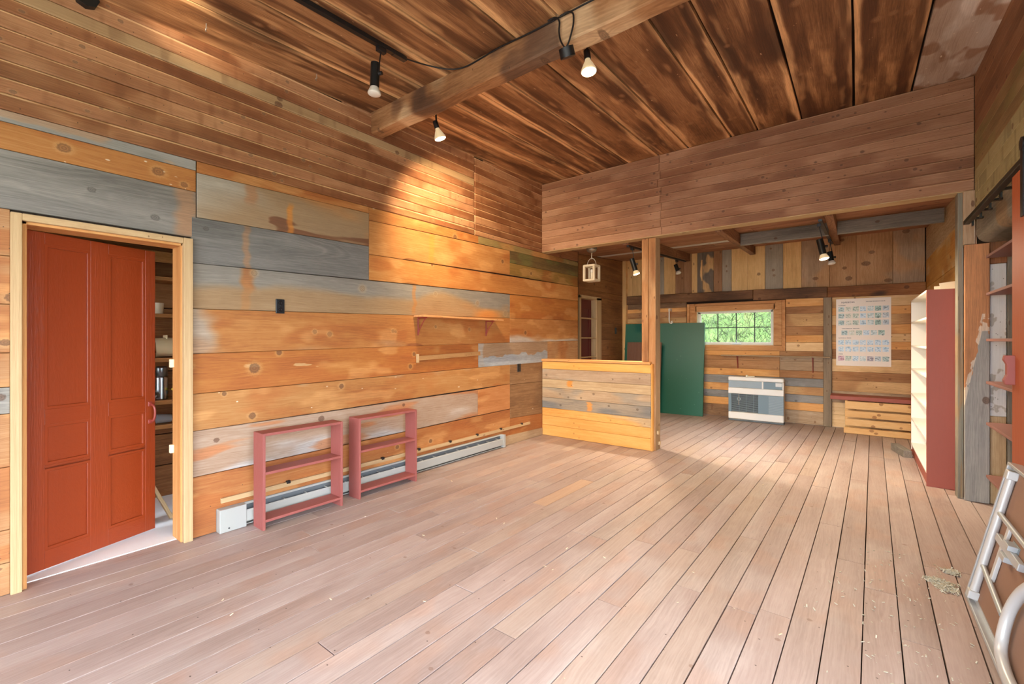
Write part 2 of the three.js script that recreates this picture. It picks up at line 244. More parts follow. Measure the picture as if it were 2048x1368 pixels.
  Q(L2, L1, -1.15, -2.562, wood({ Wm: 0.31, pal: [[126, 102, 76], [154, 127, 95], [172, 147, 113]], knots: 2, gc: 0.6, stains: [{ col: [172, 168, 158], thr: 0.62, soft: 0.3, amt: 0.75, fx: 5, fy: 4, where: (u, v) => (0.5 - u) * 0.7 + (v - 0.5) * 0.2 }, { col: [190, 128, 70], thr: 0.62, soft: 0.3, amt: 0.8, fx: 5, fy: 4, s: 8, where: (u) => (u - 0.75) * 0.6 }, { col: [104, 60, 36], thr: 0.66, soft: 0.12, amt: 0.7, fx: 8, fy: 16, s: 4, where: (u, v) => -0.4 + 0.52 * win(u, 0.5, 3, 0.1) * win(v, -1, 0.4, 0.15) }], streaks: [{ u: 0.36, w: 0.09, v0: 0.55, v1: 1.1, col: [164, 110, 68], amt: 0.6 }, { u: 0.66, w: 0.05, v0: 0, v1: 0.75, col: [206, 128, 44], amt: 0.7 }] }));
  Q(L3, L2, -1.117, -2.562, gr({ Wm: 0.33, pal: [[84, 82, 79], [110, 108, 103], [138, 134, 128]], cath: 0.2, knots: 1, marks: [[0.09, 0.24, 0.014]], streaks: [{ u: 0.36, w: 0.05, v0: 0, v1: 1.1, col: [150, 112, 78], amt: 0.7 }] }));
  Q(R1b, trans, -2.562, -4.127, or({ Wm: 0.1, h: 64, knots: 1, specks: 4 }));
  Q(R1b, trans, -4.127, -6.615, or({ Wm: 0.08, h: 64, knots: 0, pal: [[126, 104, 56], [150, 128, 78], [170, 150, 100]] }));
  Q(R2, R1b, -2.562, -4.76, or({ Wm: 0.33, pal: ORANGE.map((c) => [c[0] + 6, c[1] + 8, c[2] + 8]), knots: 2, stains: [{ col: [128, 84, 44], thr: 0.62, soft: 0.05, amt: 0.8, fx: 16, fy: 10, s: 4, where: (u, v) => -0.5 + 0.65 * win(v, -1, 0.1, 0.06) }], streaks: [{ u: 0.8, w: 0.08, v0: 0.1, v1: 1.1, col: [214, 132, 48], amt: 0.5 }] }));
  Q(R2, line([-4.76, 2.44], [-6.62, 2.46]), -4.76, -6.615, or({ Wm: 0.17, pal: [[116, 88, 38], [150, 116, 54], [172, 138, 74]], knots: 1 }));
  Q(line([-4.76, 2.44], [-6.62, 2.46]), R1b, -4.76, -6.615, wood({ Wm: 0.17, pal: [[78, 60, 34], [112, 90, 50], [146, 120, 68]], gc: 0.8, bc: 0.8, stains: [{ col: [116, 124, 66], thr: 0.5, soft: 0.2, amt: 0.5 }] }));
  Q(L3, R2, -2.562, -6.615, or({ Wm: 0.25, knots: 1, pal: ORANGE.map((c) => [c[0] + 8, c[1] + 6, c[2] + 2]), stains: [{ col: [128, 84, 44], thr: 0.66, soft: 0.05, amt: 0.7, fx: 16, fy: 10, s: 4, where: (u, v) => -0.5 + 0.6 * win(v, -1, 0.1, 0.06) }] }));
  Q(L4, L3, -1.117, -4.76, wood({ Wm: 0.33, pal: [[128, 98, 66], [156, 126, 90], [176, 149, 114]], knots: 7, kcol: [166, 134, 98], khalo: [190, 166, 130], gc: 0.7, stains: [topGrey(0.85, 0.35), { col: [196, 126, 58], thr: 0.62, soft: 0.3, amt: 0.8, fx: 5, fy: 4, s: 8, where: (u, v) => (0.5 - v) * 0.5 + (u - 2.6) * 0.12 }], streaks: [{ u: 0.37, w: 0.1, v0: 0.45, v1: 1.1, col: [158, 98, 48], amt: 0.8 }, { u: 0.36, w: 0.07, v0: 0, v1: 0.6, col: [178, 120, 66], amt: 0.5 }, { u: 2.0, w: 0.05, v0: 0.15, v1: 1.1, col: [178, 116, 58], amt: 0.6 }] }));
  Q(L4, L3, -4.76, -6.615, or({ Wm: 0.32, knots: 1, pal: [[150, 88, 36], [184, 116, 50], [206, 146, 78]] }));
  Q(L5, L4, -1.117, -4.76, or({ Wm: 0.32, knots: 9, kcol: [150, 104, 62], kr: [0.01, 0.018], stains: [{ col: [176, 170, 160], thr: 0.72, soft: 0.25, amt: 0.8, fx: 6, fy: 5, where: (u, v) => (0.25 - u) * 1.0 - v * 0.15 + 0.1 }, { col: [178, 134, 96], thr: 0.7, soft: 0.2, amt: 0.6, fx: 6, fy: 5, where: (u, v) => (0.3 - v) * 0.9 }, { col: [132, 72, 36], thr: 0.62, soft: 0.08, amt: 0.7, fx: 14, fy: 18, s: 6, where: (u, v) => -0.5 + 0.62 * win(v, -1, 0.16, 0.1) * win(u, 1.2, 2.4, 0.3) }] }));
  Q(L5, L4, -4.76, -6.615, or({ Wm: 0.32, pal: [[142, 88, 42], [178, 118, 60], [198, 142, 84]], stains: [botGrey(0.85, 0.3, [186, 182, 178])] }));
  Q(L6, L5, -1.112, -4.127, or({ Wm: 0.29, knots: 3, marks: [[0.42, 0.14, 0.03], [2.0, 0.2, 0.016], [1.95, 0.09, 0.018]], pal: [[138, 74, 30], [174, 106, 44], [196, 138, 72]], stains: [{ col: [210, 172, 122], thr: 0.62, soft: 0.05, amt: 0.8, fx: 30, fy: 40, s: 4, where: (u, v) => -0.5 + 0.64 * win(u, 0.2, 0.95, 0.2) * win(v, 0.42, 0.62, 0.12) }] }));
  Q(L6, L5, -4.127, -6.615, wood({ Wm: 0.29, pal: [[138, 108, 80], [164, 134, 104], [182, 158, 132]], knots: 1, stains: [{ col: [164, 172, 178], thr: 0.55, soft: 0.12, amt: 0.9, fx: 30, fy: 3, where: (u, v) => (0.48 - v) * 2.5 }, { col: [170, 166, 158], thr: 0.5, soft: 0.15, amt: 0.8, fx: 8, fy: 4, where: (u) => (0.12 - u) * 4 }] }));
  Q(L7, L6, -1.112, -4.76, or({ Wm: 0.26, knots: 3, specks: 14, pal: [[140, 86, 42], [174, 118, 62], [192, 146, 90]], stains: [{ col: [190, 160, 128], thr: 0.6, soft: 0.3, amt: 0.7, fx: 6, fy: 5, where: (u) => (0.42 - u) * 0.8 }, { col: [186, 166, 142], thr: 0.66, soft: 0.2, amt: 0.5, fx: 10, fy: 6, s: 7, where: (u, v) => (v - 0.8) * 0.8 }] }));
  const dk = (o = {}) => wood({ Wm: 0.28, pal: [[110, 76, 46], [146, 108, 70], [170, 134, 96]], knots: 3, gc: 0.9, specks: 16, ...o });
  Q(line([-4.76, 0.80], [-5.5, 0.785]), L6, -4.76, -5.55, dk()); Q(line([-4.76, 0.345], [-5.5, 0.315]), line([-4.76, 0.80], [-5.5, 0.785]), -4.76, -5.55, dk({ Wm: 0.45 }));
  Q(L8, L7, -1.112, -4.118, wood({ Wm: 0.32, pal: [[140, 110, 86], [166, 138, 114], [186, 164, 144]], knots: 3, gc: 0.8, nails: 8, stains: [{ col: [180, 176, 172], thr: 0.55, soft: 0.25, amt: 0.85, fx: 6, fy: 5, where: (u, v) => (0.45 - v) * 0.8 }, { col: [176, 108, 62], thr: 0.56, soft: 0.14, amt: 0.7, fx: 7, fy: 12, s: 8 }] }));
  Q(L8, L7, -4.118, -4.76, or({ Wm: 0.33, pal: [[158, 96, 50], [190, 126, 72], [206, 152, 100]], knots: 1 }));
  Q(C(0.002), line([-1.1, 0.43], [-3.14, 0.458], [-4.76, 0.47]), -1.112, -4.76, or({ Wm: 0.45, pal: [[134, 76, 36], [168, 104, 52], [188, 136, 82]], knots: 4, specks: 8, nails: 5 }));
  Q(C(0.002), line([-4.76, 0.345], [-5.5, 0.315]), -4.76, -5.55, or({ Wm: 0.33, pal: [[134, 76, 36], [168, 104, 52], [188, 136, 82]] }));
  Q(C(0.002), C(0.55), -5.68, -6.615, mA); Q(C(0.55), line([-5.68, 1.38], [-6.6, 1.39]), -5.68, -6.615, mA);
  // the far-room strip of this wall above the boards
  Q(line([-5.6, 2.69], [-6.6, 2.71]), line([-5.6, 2.80], [-6.6, 2.88]), -5.69, -6.615, brownBoard);
  // shiplap
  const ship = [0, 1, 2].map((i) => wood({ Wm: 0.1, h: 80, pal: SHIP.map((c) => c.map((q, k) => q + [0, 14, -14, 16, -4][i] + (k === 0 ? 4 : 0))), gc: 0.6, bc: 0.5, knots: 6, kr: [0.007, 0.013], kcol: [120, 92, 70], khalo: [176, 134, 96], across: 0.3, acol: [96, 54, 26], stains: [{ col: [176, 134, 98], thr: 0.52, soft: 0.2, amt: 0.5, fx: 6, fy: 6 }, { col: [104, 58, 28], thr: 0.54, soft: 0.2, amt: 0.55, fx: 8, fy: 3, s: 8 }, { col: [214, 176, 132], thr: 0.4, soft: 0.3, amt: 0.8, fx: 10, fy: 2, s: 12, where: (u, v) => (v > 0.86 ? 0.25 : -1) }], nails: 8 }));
  const pale = wood({ Wm: 0.09, h: 64, pal: [[142, 112, 78], [166, 136, 98], [182, 154, 116]], gc: 0.5, bc: 0.8, knots: 3, across: 0.2 });
  const rows = [2.667, 2.755, 2.84, 2.937, 3.025, 3.112, 3.205, 3.284, 3.364, 3.459, 3.55, 3.64, 3.73];
  for (const [z0, z1, off] of [[ZB, -4.045, 0], [-4.055, -5.53, -0.012]]) for (let i = 0; i < rows.length - 1; i++) {
    const lo = rows[i] + off + (i === 0 && off ? 0.02 : 0), hi = rows[i + 1] + off, tilt = 0.004; // reaches the sloping ceiling
    const zc = (y) => ZH + (3.70 - y) / 0.04; // where the ceiling is at height y
    const a0 = Math.min(z0, zc(lo + 0.02)), a1 = z1; if (a0 - a1 < 0.15) continue;
    const lo0 = i === 0 ? trans(a0) : lo, lo1 = i === 0 ? trans(a1) : lo;
    const zk = zc(hi); let pts;
    if (zk >= a0) pts = [[-a0, lo0], [-a1, lo1], [-a1, hi], [-a0, hi]]; else if (zk <= a1) pts = [[-a0, lo0], [-a1, lo1], [-a1, Math.min(hi, ceilY(a1))], [-a0, Math.min(hi, ceilY(a0))]]; else pts = [[-a0, lo0], [-a1, lo1], [-a1, hi], [-zk, hi], [-a0, Math.max(lo0 + 0.01, Math.min(hi, ceilY(a0)))]];
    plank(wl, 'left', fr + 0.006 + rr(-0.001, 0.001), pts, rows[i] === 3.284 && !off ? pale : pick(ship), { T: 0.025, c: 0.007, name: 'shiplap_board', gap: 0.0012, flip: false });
  }
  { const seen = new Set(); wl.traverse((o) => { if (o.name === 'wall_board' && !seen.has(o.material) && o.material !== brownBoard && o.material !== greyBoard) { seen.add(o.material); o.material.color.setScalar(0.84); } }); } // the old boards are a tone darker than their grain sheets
  // set-back wall of the far room, with its doorway
  const dk2 = shades(wood({ Wm: 0.27, pal: [[100, 62, 32], [136, 90, 48], [166, 118, 72]], gc: 0.8, bc: 0.8, knots: 2 }), [1, 0.92, 1.04]);
  mesh('backing', [bx(-4.02, -3.892, 0, 3.4, -7.0, -6.62), bx(-4.02, -3.892, 2.17, 3.4, -7.62, -7.0), bx(-4.02, -3.892, 0, 3.4, -9.0, -7.62), bx(-3.892, -3.72, 0, 3.4, -6.66, -6.62)], backing, wl);
  for (const [a, b] of [[0, 0.27], [0.27, 0.54], [0.54, 0.82], [0.82, 1.1], [1.1, 1.4], [1.4, 1.72], [1.72, 2.2]]) plank(wl, 'left', XLF, rect(7.8, 8.88, a, b), pick(dk2), { name: 'wall_board' });
  for (const [a, b] of [[2.2, 2.315], [2.315, 2.557], [2.557, 2.83]]) plank(wl, 'left', XLF, rect(6.64, 8.88, a, b), pick(dk2), { name: 'wall_board' });
  plank(wl, 'left', XLF, [[6.64, 2.83], [8.88, 2.83], [8.88, 3.04], [6.64, 2.885]], dk2[0], { name: 'wall_board' });
  plank(wl, 'left', XLF, rect(6.64, 6.93, 0, 2.2), dk2[1], { name: 'wall_board' });
}

// ---------------------------------------------------------------- header wall over the half wall
{
  const wh = structure('wall_header', 'brown shiplap header wall hanging between the main room and the far room', 'wall');
  mesh('backing', [bx(-3.72, 0.82, 2.722, 3.76, -5.66, -5.556), bx(-3.9, 0.82, 3.3, 3.9, -5.66, -5.6)], backing, wh);
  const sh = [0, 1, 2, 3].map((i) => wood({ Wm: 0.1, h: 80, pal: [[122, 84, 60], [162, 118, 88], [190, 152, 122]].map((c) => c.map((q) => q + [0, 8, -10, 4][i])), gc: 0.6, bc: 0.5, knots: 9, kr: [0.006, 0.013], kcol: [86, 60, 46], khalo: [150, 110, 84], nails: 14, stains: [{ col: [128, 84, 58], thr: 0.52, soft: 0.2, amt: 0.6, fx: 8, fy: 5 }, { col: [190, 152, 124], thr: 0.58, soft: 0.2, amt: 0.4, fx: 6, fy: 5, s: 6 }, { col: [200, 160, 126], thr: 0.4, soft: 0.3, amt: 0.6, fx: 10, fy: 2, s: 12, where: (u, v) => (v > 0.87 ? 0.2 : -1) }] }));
  for (let i = 0; i < 10; i++) {
    const y0 = 2.705 + i * 0.0995, cut = -1.95 + (i % 2) * 0.0 + rr(-0.03, 0.03);
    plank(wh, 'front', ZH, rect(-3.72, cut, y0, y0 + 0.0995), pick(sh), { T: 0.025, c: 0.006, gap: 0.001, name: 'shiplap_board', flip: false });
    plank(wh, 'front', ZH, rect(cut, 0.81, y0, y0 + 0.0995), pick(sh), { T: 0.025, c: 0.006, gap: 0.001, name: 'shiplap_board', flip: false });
  }
  const ledge = shades(tanBoard, [[0.95, 0.95, 0.86]])[0];
  { const o = plank(wh, 'front', 0, rect(-3.72, 0.80, -0.0775, 0.0775), ledge, { T: 0.022, name: 'soffit_board' }); o.rotation.set(Math.PI / 2, 0, 0); o.position.set(-1.46, 2.698, -5.6125); }
  for (let i = 0; i < 2; i++) plank(wh, 'back', -5.685, rect(-0.8, 3.8, 2.70 + i * 0.1, 2.8 + i * 0.1), pick(sh), { name: 'back_board' });
}

// ---------------------------------------------------------------- half wall and post
{
  const hw = structure('wall_half', 'waist-high plank half wall with honey and weathered grey boards', 'wall');
  mesh('backing', bx(-3.69, -2.06, 0, 1.08, -5.67, -5.555), backing, hw);
  const honey = shades(wood({ Wm: 0.14, pal: HONEY, knots: 4, kr: [0.006, 0.011], kcol: [176, 112, 52], gc: 0.5, bc: 0.5 }), [1, 0.96, 1.03]);
  const tanb = [0, 1, 1].slice(0, 2).map((i) => wood({ Wm: 0.14, pal: TAN.map((c) => [c[0] - 8 - i * 5, c[1] - 8 - i * 4, c[2] - 2]), knots: 9, kr: [0.008, 0.014], kcol: [104, 82, 60], gc: 0.8, bc: 0.6, nails: 8, stains: [{ col: [142, 134, 120], thr: 0.52, soft: 0.2, amt: 0.7, fx: 9, fy: 7 }] }));
  const dark = wood({ Wm: 0.14, pal: [[112, 102, 90], [146, 132, 112], [172, 152, 126]], knots: 9, kr: [0.009, 0.014], kcol: [92, 74, 56], gc: 0.9, stains: [{ col: [104, 104, 102], thr: 0.5, soft: 0.2, amt: 0.8, fx: 6, fy: 6 }], streaks: [{ u: 0.78, w: 0.08, v0: 0.1, v1: 0.95, col: [206, 134, 62], amt: 0.9 }] });
  const half = wood({ Wm: 0.12, pal: HONEY, knots: 4, kr: [0.006, 0.011], kcol: [150, 100, 56], stains: [{ col: [186, 160, 122], thr: 0.62, soft: 0.2, amt: 0.9, fx: 6, fy: 5, where: (u) => (u - 1.0) * 0.7 }] });
  const patch = wood({ Wm: 0.13, pal: TAN, knots: 6, kr: [0.008, 0.014], kcol: [112, 86, 60], gc: 0.8, streaks: [{ u: 0.47, w: 0.09, v0: 0.25, v1: 0.98, col: [210, 134, 54], amt: 0.95 }] });
  const rows = [[0.002, 0.155, honey[0]], [0.155, 0.293, honey[1]], [0.293, 0.406, half], [0.406, 0.558, dark], [0.558, 0.705, tanb[0]], [0.705, 0.828, patch], [0.828, 0.977, tanb[1]], [0.977, 1.085, honey[2]]];
  for (const [a, b, m] of rows) plank(hw, 'front', ZH + rr(-0.001, 0.001), rect(-3.695, -2.052, a, b), m, { T: 0.024, u0: 0, flip: false, name: 'wall_board' });
  for (const [a, b, m] of rows) plank(hw, 'back', -5.695, rect(2.2, 3.69, a, b), tanb[1], { T: 0.022, name: 'back_board' });
  mesh('top_cap', (() => { const g = rbx(-3.7, -2.06, 1.088, 1.122, -5.71, -5.515, 0.006); return g; })(), wood({ Wm: 0.2, pal: [[176, 112, 56], [204, 146, 86], [222, 176, 120]], knots: 2 }), hw);
  plank(hw, 'upright', ZH + 0.004, [[0.0, 2.031], [1.1, 2.031], [1.1, 2.052], [0.0, 2.052]], honey[1], { T: 0.05, name: 'corner_trim' });
}
{
  const po = thing('timber_post', 'tall rough-sawn brown timber post with a long crack at the half wall end', 'post', [-2.104, 0, -5.665]);
  po.userData.kind = 'structure';
  const m = wood({ Wm: 0.18, pal: [[122, 78, 44], [166, 116, 70], [192, 146, 98]], knots: 8, gc: 0.8, bc: 0.7, nails: 10, stains: [{ col: [188, 152, 110], thr: 0.56, soft: 0.2, amt: 0.6 }] });
  const face = (plane, d, a0, a1, b0, b1, nm, mm = m) => plank(po, plane, d, rect(a0, a1, b0, b1), mm, { T: 0.05, c: 0.006, gap: 0, name: nm });
  // front in two halves, with the crack between them
  const f1 = face('upright', 0.083, 0, 2.697, 0.006, 0.09, 'front_face'), f2 = face('upright', 0.083, 0, 2.697, -0.09, 0.001, 'front_face');
  const side = wood({ Wm: 0.17, pal: [[128, 98, 66], [160, 132, 98], [182, 158, 124]], knots: 5, gc: 0.9 });
  const core = mesh('core', bx(-0.088, 0.088, 0, 2.697, -0.08, 0.04), side, po);
  const g = bx(0.086, 0.091, 0, 2.697, -0.083, 0.078); const uv = g.attributes.uv, p = g.attributes.position; for (let i = 0; i < uv.count; i++) uv.setXY(i, p.getY(i) / LM, 0.5 + p.getZ(i) / 0.2); mesh('side_face', g, side, po);
  for (const y of [0.06, 0.2]) mesh('peg', rbx(0.09, 0.115, y, y + 0.045, -0.06 + y * 0.3, -0.02 + y * 0.3, 0.003), tanBoard, po);
  const uv2 = core.geometry.attributes.uv, p2 = core.geometry.attributes.position; for (let i = 0; i < uv2.count; i++) uv2.setXY(i, p2.getY(i) / LM, 0.5 + p2.getZ(i) / 0.2);
}

// ---------------------------------------------------------------- far wall
{
  const wf = structure('wall_far', 'far wall of mixed salvaged boards, upright above and level below a dark band', 'wall');
  const wx0 = -2.41, wx1 = -1.14, wy0 = 1.305, wy1 = 1.935;
  mesh('backing', [bx(-4.0, wx0, 0, 3.4, -9.06, -8.905), bx(wx1, 1.0, 0, 3.4, -9.06, -8.905), bx(wx0, wx1, 0, wy0, -9.06, -8.905), bx(wx0, wx1, wy1, 3.4, -9.06, -8.905)], backing, wf);
  const F = (x0, x1, y0, y1, m, o = {}) => plank(wf, 'front', ZF + rr(-0.003, 0.003), rect(x0, x1, y0, y1), m, { T: 0.022, name: 'wall_board', ...o });
  const hz = (pal, o = {}) => wood({ Wm: 0.13, h: 80, pal, knots: 9, kr: [0.008, 0.016], kcol: [112, 68, 36], gc: 0.8, bc: 0.7, nails: 8, stains: [{ col: [150, 100, 58], thr: 0.58, soft: 0.2, amt: 0.5 }], ...o });
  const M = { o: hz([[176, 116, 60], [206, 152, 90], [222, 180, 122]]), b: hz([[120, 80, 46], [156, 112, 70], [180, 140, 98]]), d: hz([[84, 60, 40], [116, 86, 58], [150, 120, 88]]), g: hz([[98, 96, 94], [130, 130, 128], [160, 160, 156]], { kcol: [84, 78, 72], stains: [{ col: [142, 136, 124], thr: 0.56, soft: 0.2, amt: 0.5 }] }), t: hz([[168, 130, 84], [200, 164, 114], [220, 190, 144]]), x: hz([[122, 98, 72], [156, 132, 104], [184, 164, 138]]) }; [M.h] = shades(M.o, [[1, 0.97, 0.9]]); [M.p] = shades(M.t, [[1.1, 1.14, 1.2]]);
  // under the window, full width to the post
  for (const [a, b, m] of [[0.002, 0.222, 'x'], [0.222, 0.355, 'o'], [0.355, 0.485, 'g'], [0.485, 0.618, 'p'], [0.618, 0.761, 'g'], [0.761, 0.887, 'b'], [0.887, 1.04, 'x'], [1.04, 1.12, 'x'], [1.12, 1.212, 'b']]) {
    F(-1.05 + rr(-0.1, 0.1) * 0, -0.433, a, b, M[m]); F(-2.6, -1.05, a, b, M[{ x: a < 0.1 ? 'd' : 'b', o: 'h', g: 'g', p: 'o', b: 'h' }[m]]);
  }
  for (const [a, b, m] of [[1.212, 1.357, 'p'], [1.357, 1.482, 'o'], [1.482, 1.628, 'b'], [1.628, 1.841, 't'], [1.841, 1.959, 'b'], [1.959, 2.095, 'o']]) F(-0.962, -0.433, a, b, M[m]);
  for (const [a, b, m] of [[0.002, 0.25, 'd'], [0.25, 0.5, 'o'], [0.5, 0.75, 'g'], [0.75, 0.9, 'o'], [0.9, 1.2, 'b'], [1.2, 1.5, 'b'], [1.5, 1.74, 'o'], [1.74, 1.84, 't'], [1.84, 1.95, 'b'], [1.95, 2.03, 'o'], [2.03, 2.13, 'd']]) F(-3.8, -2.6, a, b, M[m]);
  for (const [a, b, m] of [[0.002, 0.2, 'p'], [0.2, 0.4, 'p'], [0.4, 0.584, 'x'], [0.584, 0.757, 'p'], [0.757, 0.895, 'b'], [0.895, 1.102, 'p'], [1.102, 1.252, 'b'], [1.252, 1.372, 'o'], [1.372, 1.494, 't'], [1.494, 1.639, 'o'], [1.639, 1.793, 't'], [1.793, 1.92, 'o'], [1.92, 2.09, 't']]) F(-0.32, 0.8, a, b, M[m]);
  // dark band timber
  const band = [wood({ Wm: 0.18, pal: [[72, 48, 30], [108, 74, 46], [144, 104, 68]], knots: 6, gc: 0.9, bc: 1.0 }), wood({ Wm: 0.18, pal: [[110, 66, 32], [150, 96, 50], [178, 126, 76]], knots: 6, gc: 0.9, bc: 1.0, stains: [{ col: [64, 42, 28], thr: 0.55, soft: 0.15, amt: 0.8 }] })];
  plank(wf, 'front', ZF + 0.05, [[-3.83, 2.125], [-1.45, 2.125], [-1.45, 2.285], [-3.83, 2.305]], band[0], { T: 0.07, c: 0.008, name: 'band_timber' });
  plank(wf, 'front', ZF + 0.055, [[-1.45, 2.10], [-0.38, 2.085], [-0.38, 2.262], [-1.45, 2.285]], band[0], { T: 0.075, c: 0.008, name: 'band_timber' });
  plank(wf, 'front', ZF + 0.06, [[-0.38, 2.085], [0.80, 2.07], [0.80, 2.25], [-0.38, 2.255]], band[1], { T: 0.08, c: 0.008, name: 'band_timber' });
  // upright boards
  const vb = (pal, o = {}) => wood({ Wm: 0.22, pal, knots: 8, kr: [0.01, 0.02], kcol: [110, 72, 42], gc: 0.8, bc: 0.6, ...o });
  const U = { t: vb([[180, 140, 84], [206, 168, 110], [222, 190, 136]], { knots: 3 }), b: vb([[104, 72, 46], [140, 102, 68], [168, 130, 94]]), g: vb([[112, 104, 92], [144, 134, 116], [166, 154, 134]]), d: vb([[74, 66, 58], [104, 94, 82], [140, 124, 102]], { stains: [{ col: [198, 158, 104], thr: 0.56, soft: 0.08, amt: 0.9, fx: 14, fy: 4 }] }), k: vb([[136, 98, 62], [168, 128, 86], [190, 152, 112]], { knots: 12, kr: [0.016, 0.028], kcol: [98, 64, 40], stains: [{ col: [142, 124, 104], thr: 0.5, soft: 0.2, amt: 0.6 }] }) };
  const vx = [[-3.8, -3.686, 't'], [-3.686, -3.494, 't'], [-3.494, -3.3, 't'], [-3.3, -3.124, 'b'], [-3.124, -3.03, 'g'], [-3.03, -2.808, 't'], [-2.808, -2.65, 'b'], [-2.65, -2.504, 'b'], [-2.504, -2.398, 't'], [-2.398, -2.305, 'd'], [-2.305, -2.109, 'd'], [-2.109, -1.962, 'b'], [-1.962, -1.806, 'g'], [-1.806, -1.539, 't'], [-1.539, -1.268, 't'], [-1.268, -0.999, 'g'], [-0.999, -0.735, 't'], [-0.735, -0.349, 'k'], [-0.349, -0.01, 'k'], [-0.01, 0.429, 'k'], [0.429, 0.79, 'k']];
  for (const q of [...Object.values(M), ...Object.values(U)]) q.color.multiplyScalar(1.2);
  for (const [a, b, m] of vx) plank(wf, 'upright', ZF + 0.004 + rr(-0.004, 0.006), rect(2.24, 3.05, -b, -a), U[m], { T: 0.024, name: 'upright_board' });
  // corner post and wall post
  plank(wf, 'upright', ZF + 0.09, rect(0, 3.04, 3.79, 3.87), U.t, { T: 0.1, name: 'corner_post' });
  plank(wf, 'upright', ZF + 0.05, rect(0, 2.09, 0.32, 0.433), vb([[104, 92, 76], [138, 122, 100], [162, 146, 122]], { knots: 10 }), { T: 0.08, c: 0.006, name: 'wall_post' });
}

// ---------------------------------------------------------------- far window
{
  const wi = thing('window_1', 'small white eight-pane window with a wooden surround in the far wall', 'window', [-1.775, 1.62, ZF]);
  wi.name = 'window_1'; wi.userData.kind = 'structure';
  const wm = (o = {}) => wood({ Wm: 0.12, h: 80, pal: [[176, 118, 66], [204, 152, 98], [220, 178, 128]], knots: 4, kr: [0.008, 0.016], ...o });
  const a = wm(), [b] = shades(a, [[1, 0.96, 0.92]]);
  const P = (x0, x1, y0, y1, m, z = 0.014, T = 0.03, name = 'casing') => plank(wi, 'front', z, rect(x0, x1, y0, y1), m, { T, name, c: 0.003 });
  P(-0.66, 0.66, 0.312, 0.415, a); P(-0.665, 0.665, 0.415, 0.465, b, 0.03, 0.05); P(0.635, 0.76, -0.312, 0.43, a); P(0.76, 0.812, -0.36, 0.465, b, 0.03, 0.05); P(-0.76, -0.635, -0.312, 0.43, a); P(-0.812, -0.76, -0.36, 0.465, b, 0.03, 0.05); P(-0.8, 0.81, -0.408, -0.312, b, 0.02, 0.04, 'apron'); P(0.66, 0.76, 0.43, 0.465, b, 0.03, 0.05); P(-0.76, -0.66, 0.43, 0.465, b, 0.03, 0.05);
  const white = plain(0xd8d8d2, 0.45), x0 = -0.635, x1 = 0.635, y0 = -0.315, y1 = 0.315;
  mesh('jamb_liner', [bx(x0, x0 + 0.012, y0, y1, -0.17, 0), bx(x1 - 0.012, x1, y0, y1, -0.17, 0), bx(x0, x1, y0, y0 + 0.014, -0.17, 0), bx(x0, x1, y1 - 0.012, y1, -0.17, 0)], plain(0xd9cdb4, 0.6), wi);
  mesh('sash_frame', [rbx(x0 + 0.012, x0 + 0.06, y0 + 0.014, y1 - 0.012, -0.09, -0.05), rbx(x1 - 0.05, x1 - 0.012, y0 + 0.014, y1 - 0.012, -0.09, -0.05), rbx(x0, x1, y0 + 0.014, y0 + 0.055, -0.09, -0.045), rbx(x0, x1, y1 - 0.045, y1 - 0.012, -0.09, -0.05)], white, wi);
  const gm = new THREE.MeshPhysicalMaterial({ color: 0xffffff, roughness: 0, transmission: 1, thickness: 0, ior: 1.45 });
  const dark = plain(0x2e3d3a, 0.5);
  const gx = [x0 + 0.06, -0.277, 0.035, 0.333, x1 - 0.05], gy = [y0 + 0.055, 0.006, y1 - 0.045];
  for (let i = 0; i < 4; i++) for (let j = 0; j < 2; j++) mesh('pane', (() => { const g = new THREE.PlaneGeometry(gx[i + 1] - gx[i], gy[j + 1] - gy[j]); g.translate((gx[i] + gx[i + 1]) / 2, (gy[j] + gy[j + 1]) / 2, -0.07); return g; })(), gm, wi);
  for (let i = 1; i < 4; i++) mesh('muntin', bx(gx[i] - 0.008, gx[i] + 0.008, gy[0], gy[2], -0.078, -0.062), dark, wi);
  mesh('muntin', bx(gx[0], gx[4], gy[1] - 0.008, gy[1] + 0.008, -0.077, -0.063), dark, wi);
  mesh('crank_handle', [rbx(-0.02, 0.12, y0 + 0.016, y0 + 0.034, -0.045, -0.005), tube([[0.03, y0 + 0.03, -0.02], [0.05, y0 + 0.07, -0.005], [0.045, y0 + 0.1, 0.0]], 0.006, 10)], plain(0xb9c3cb, 0.3, { metalness: 0.6 }), wi);
}

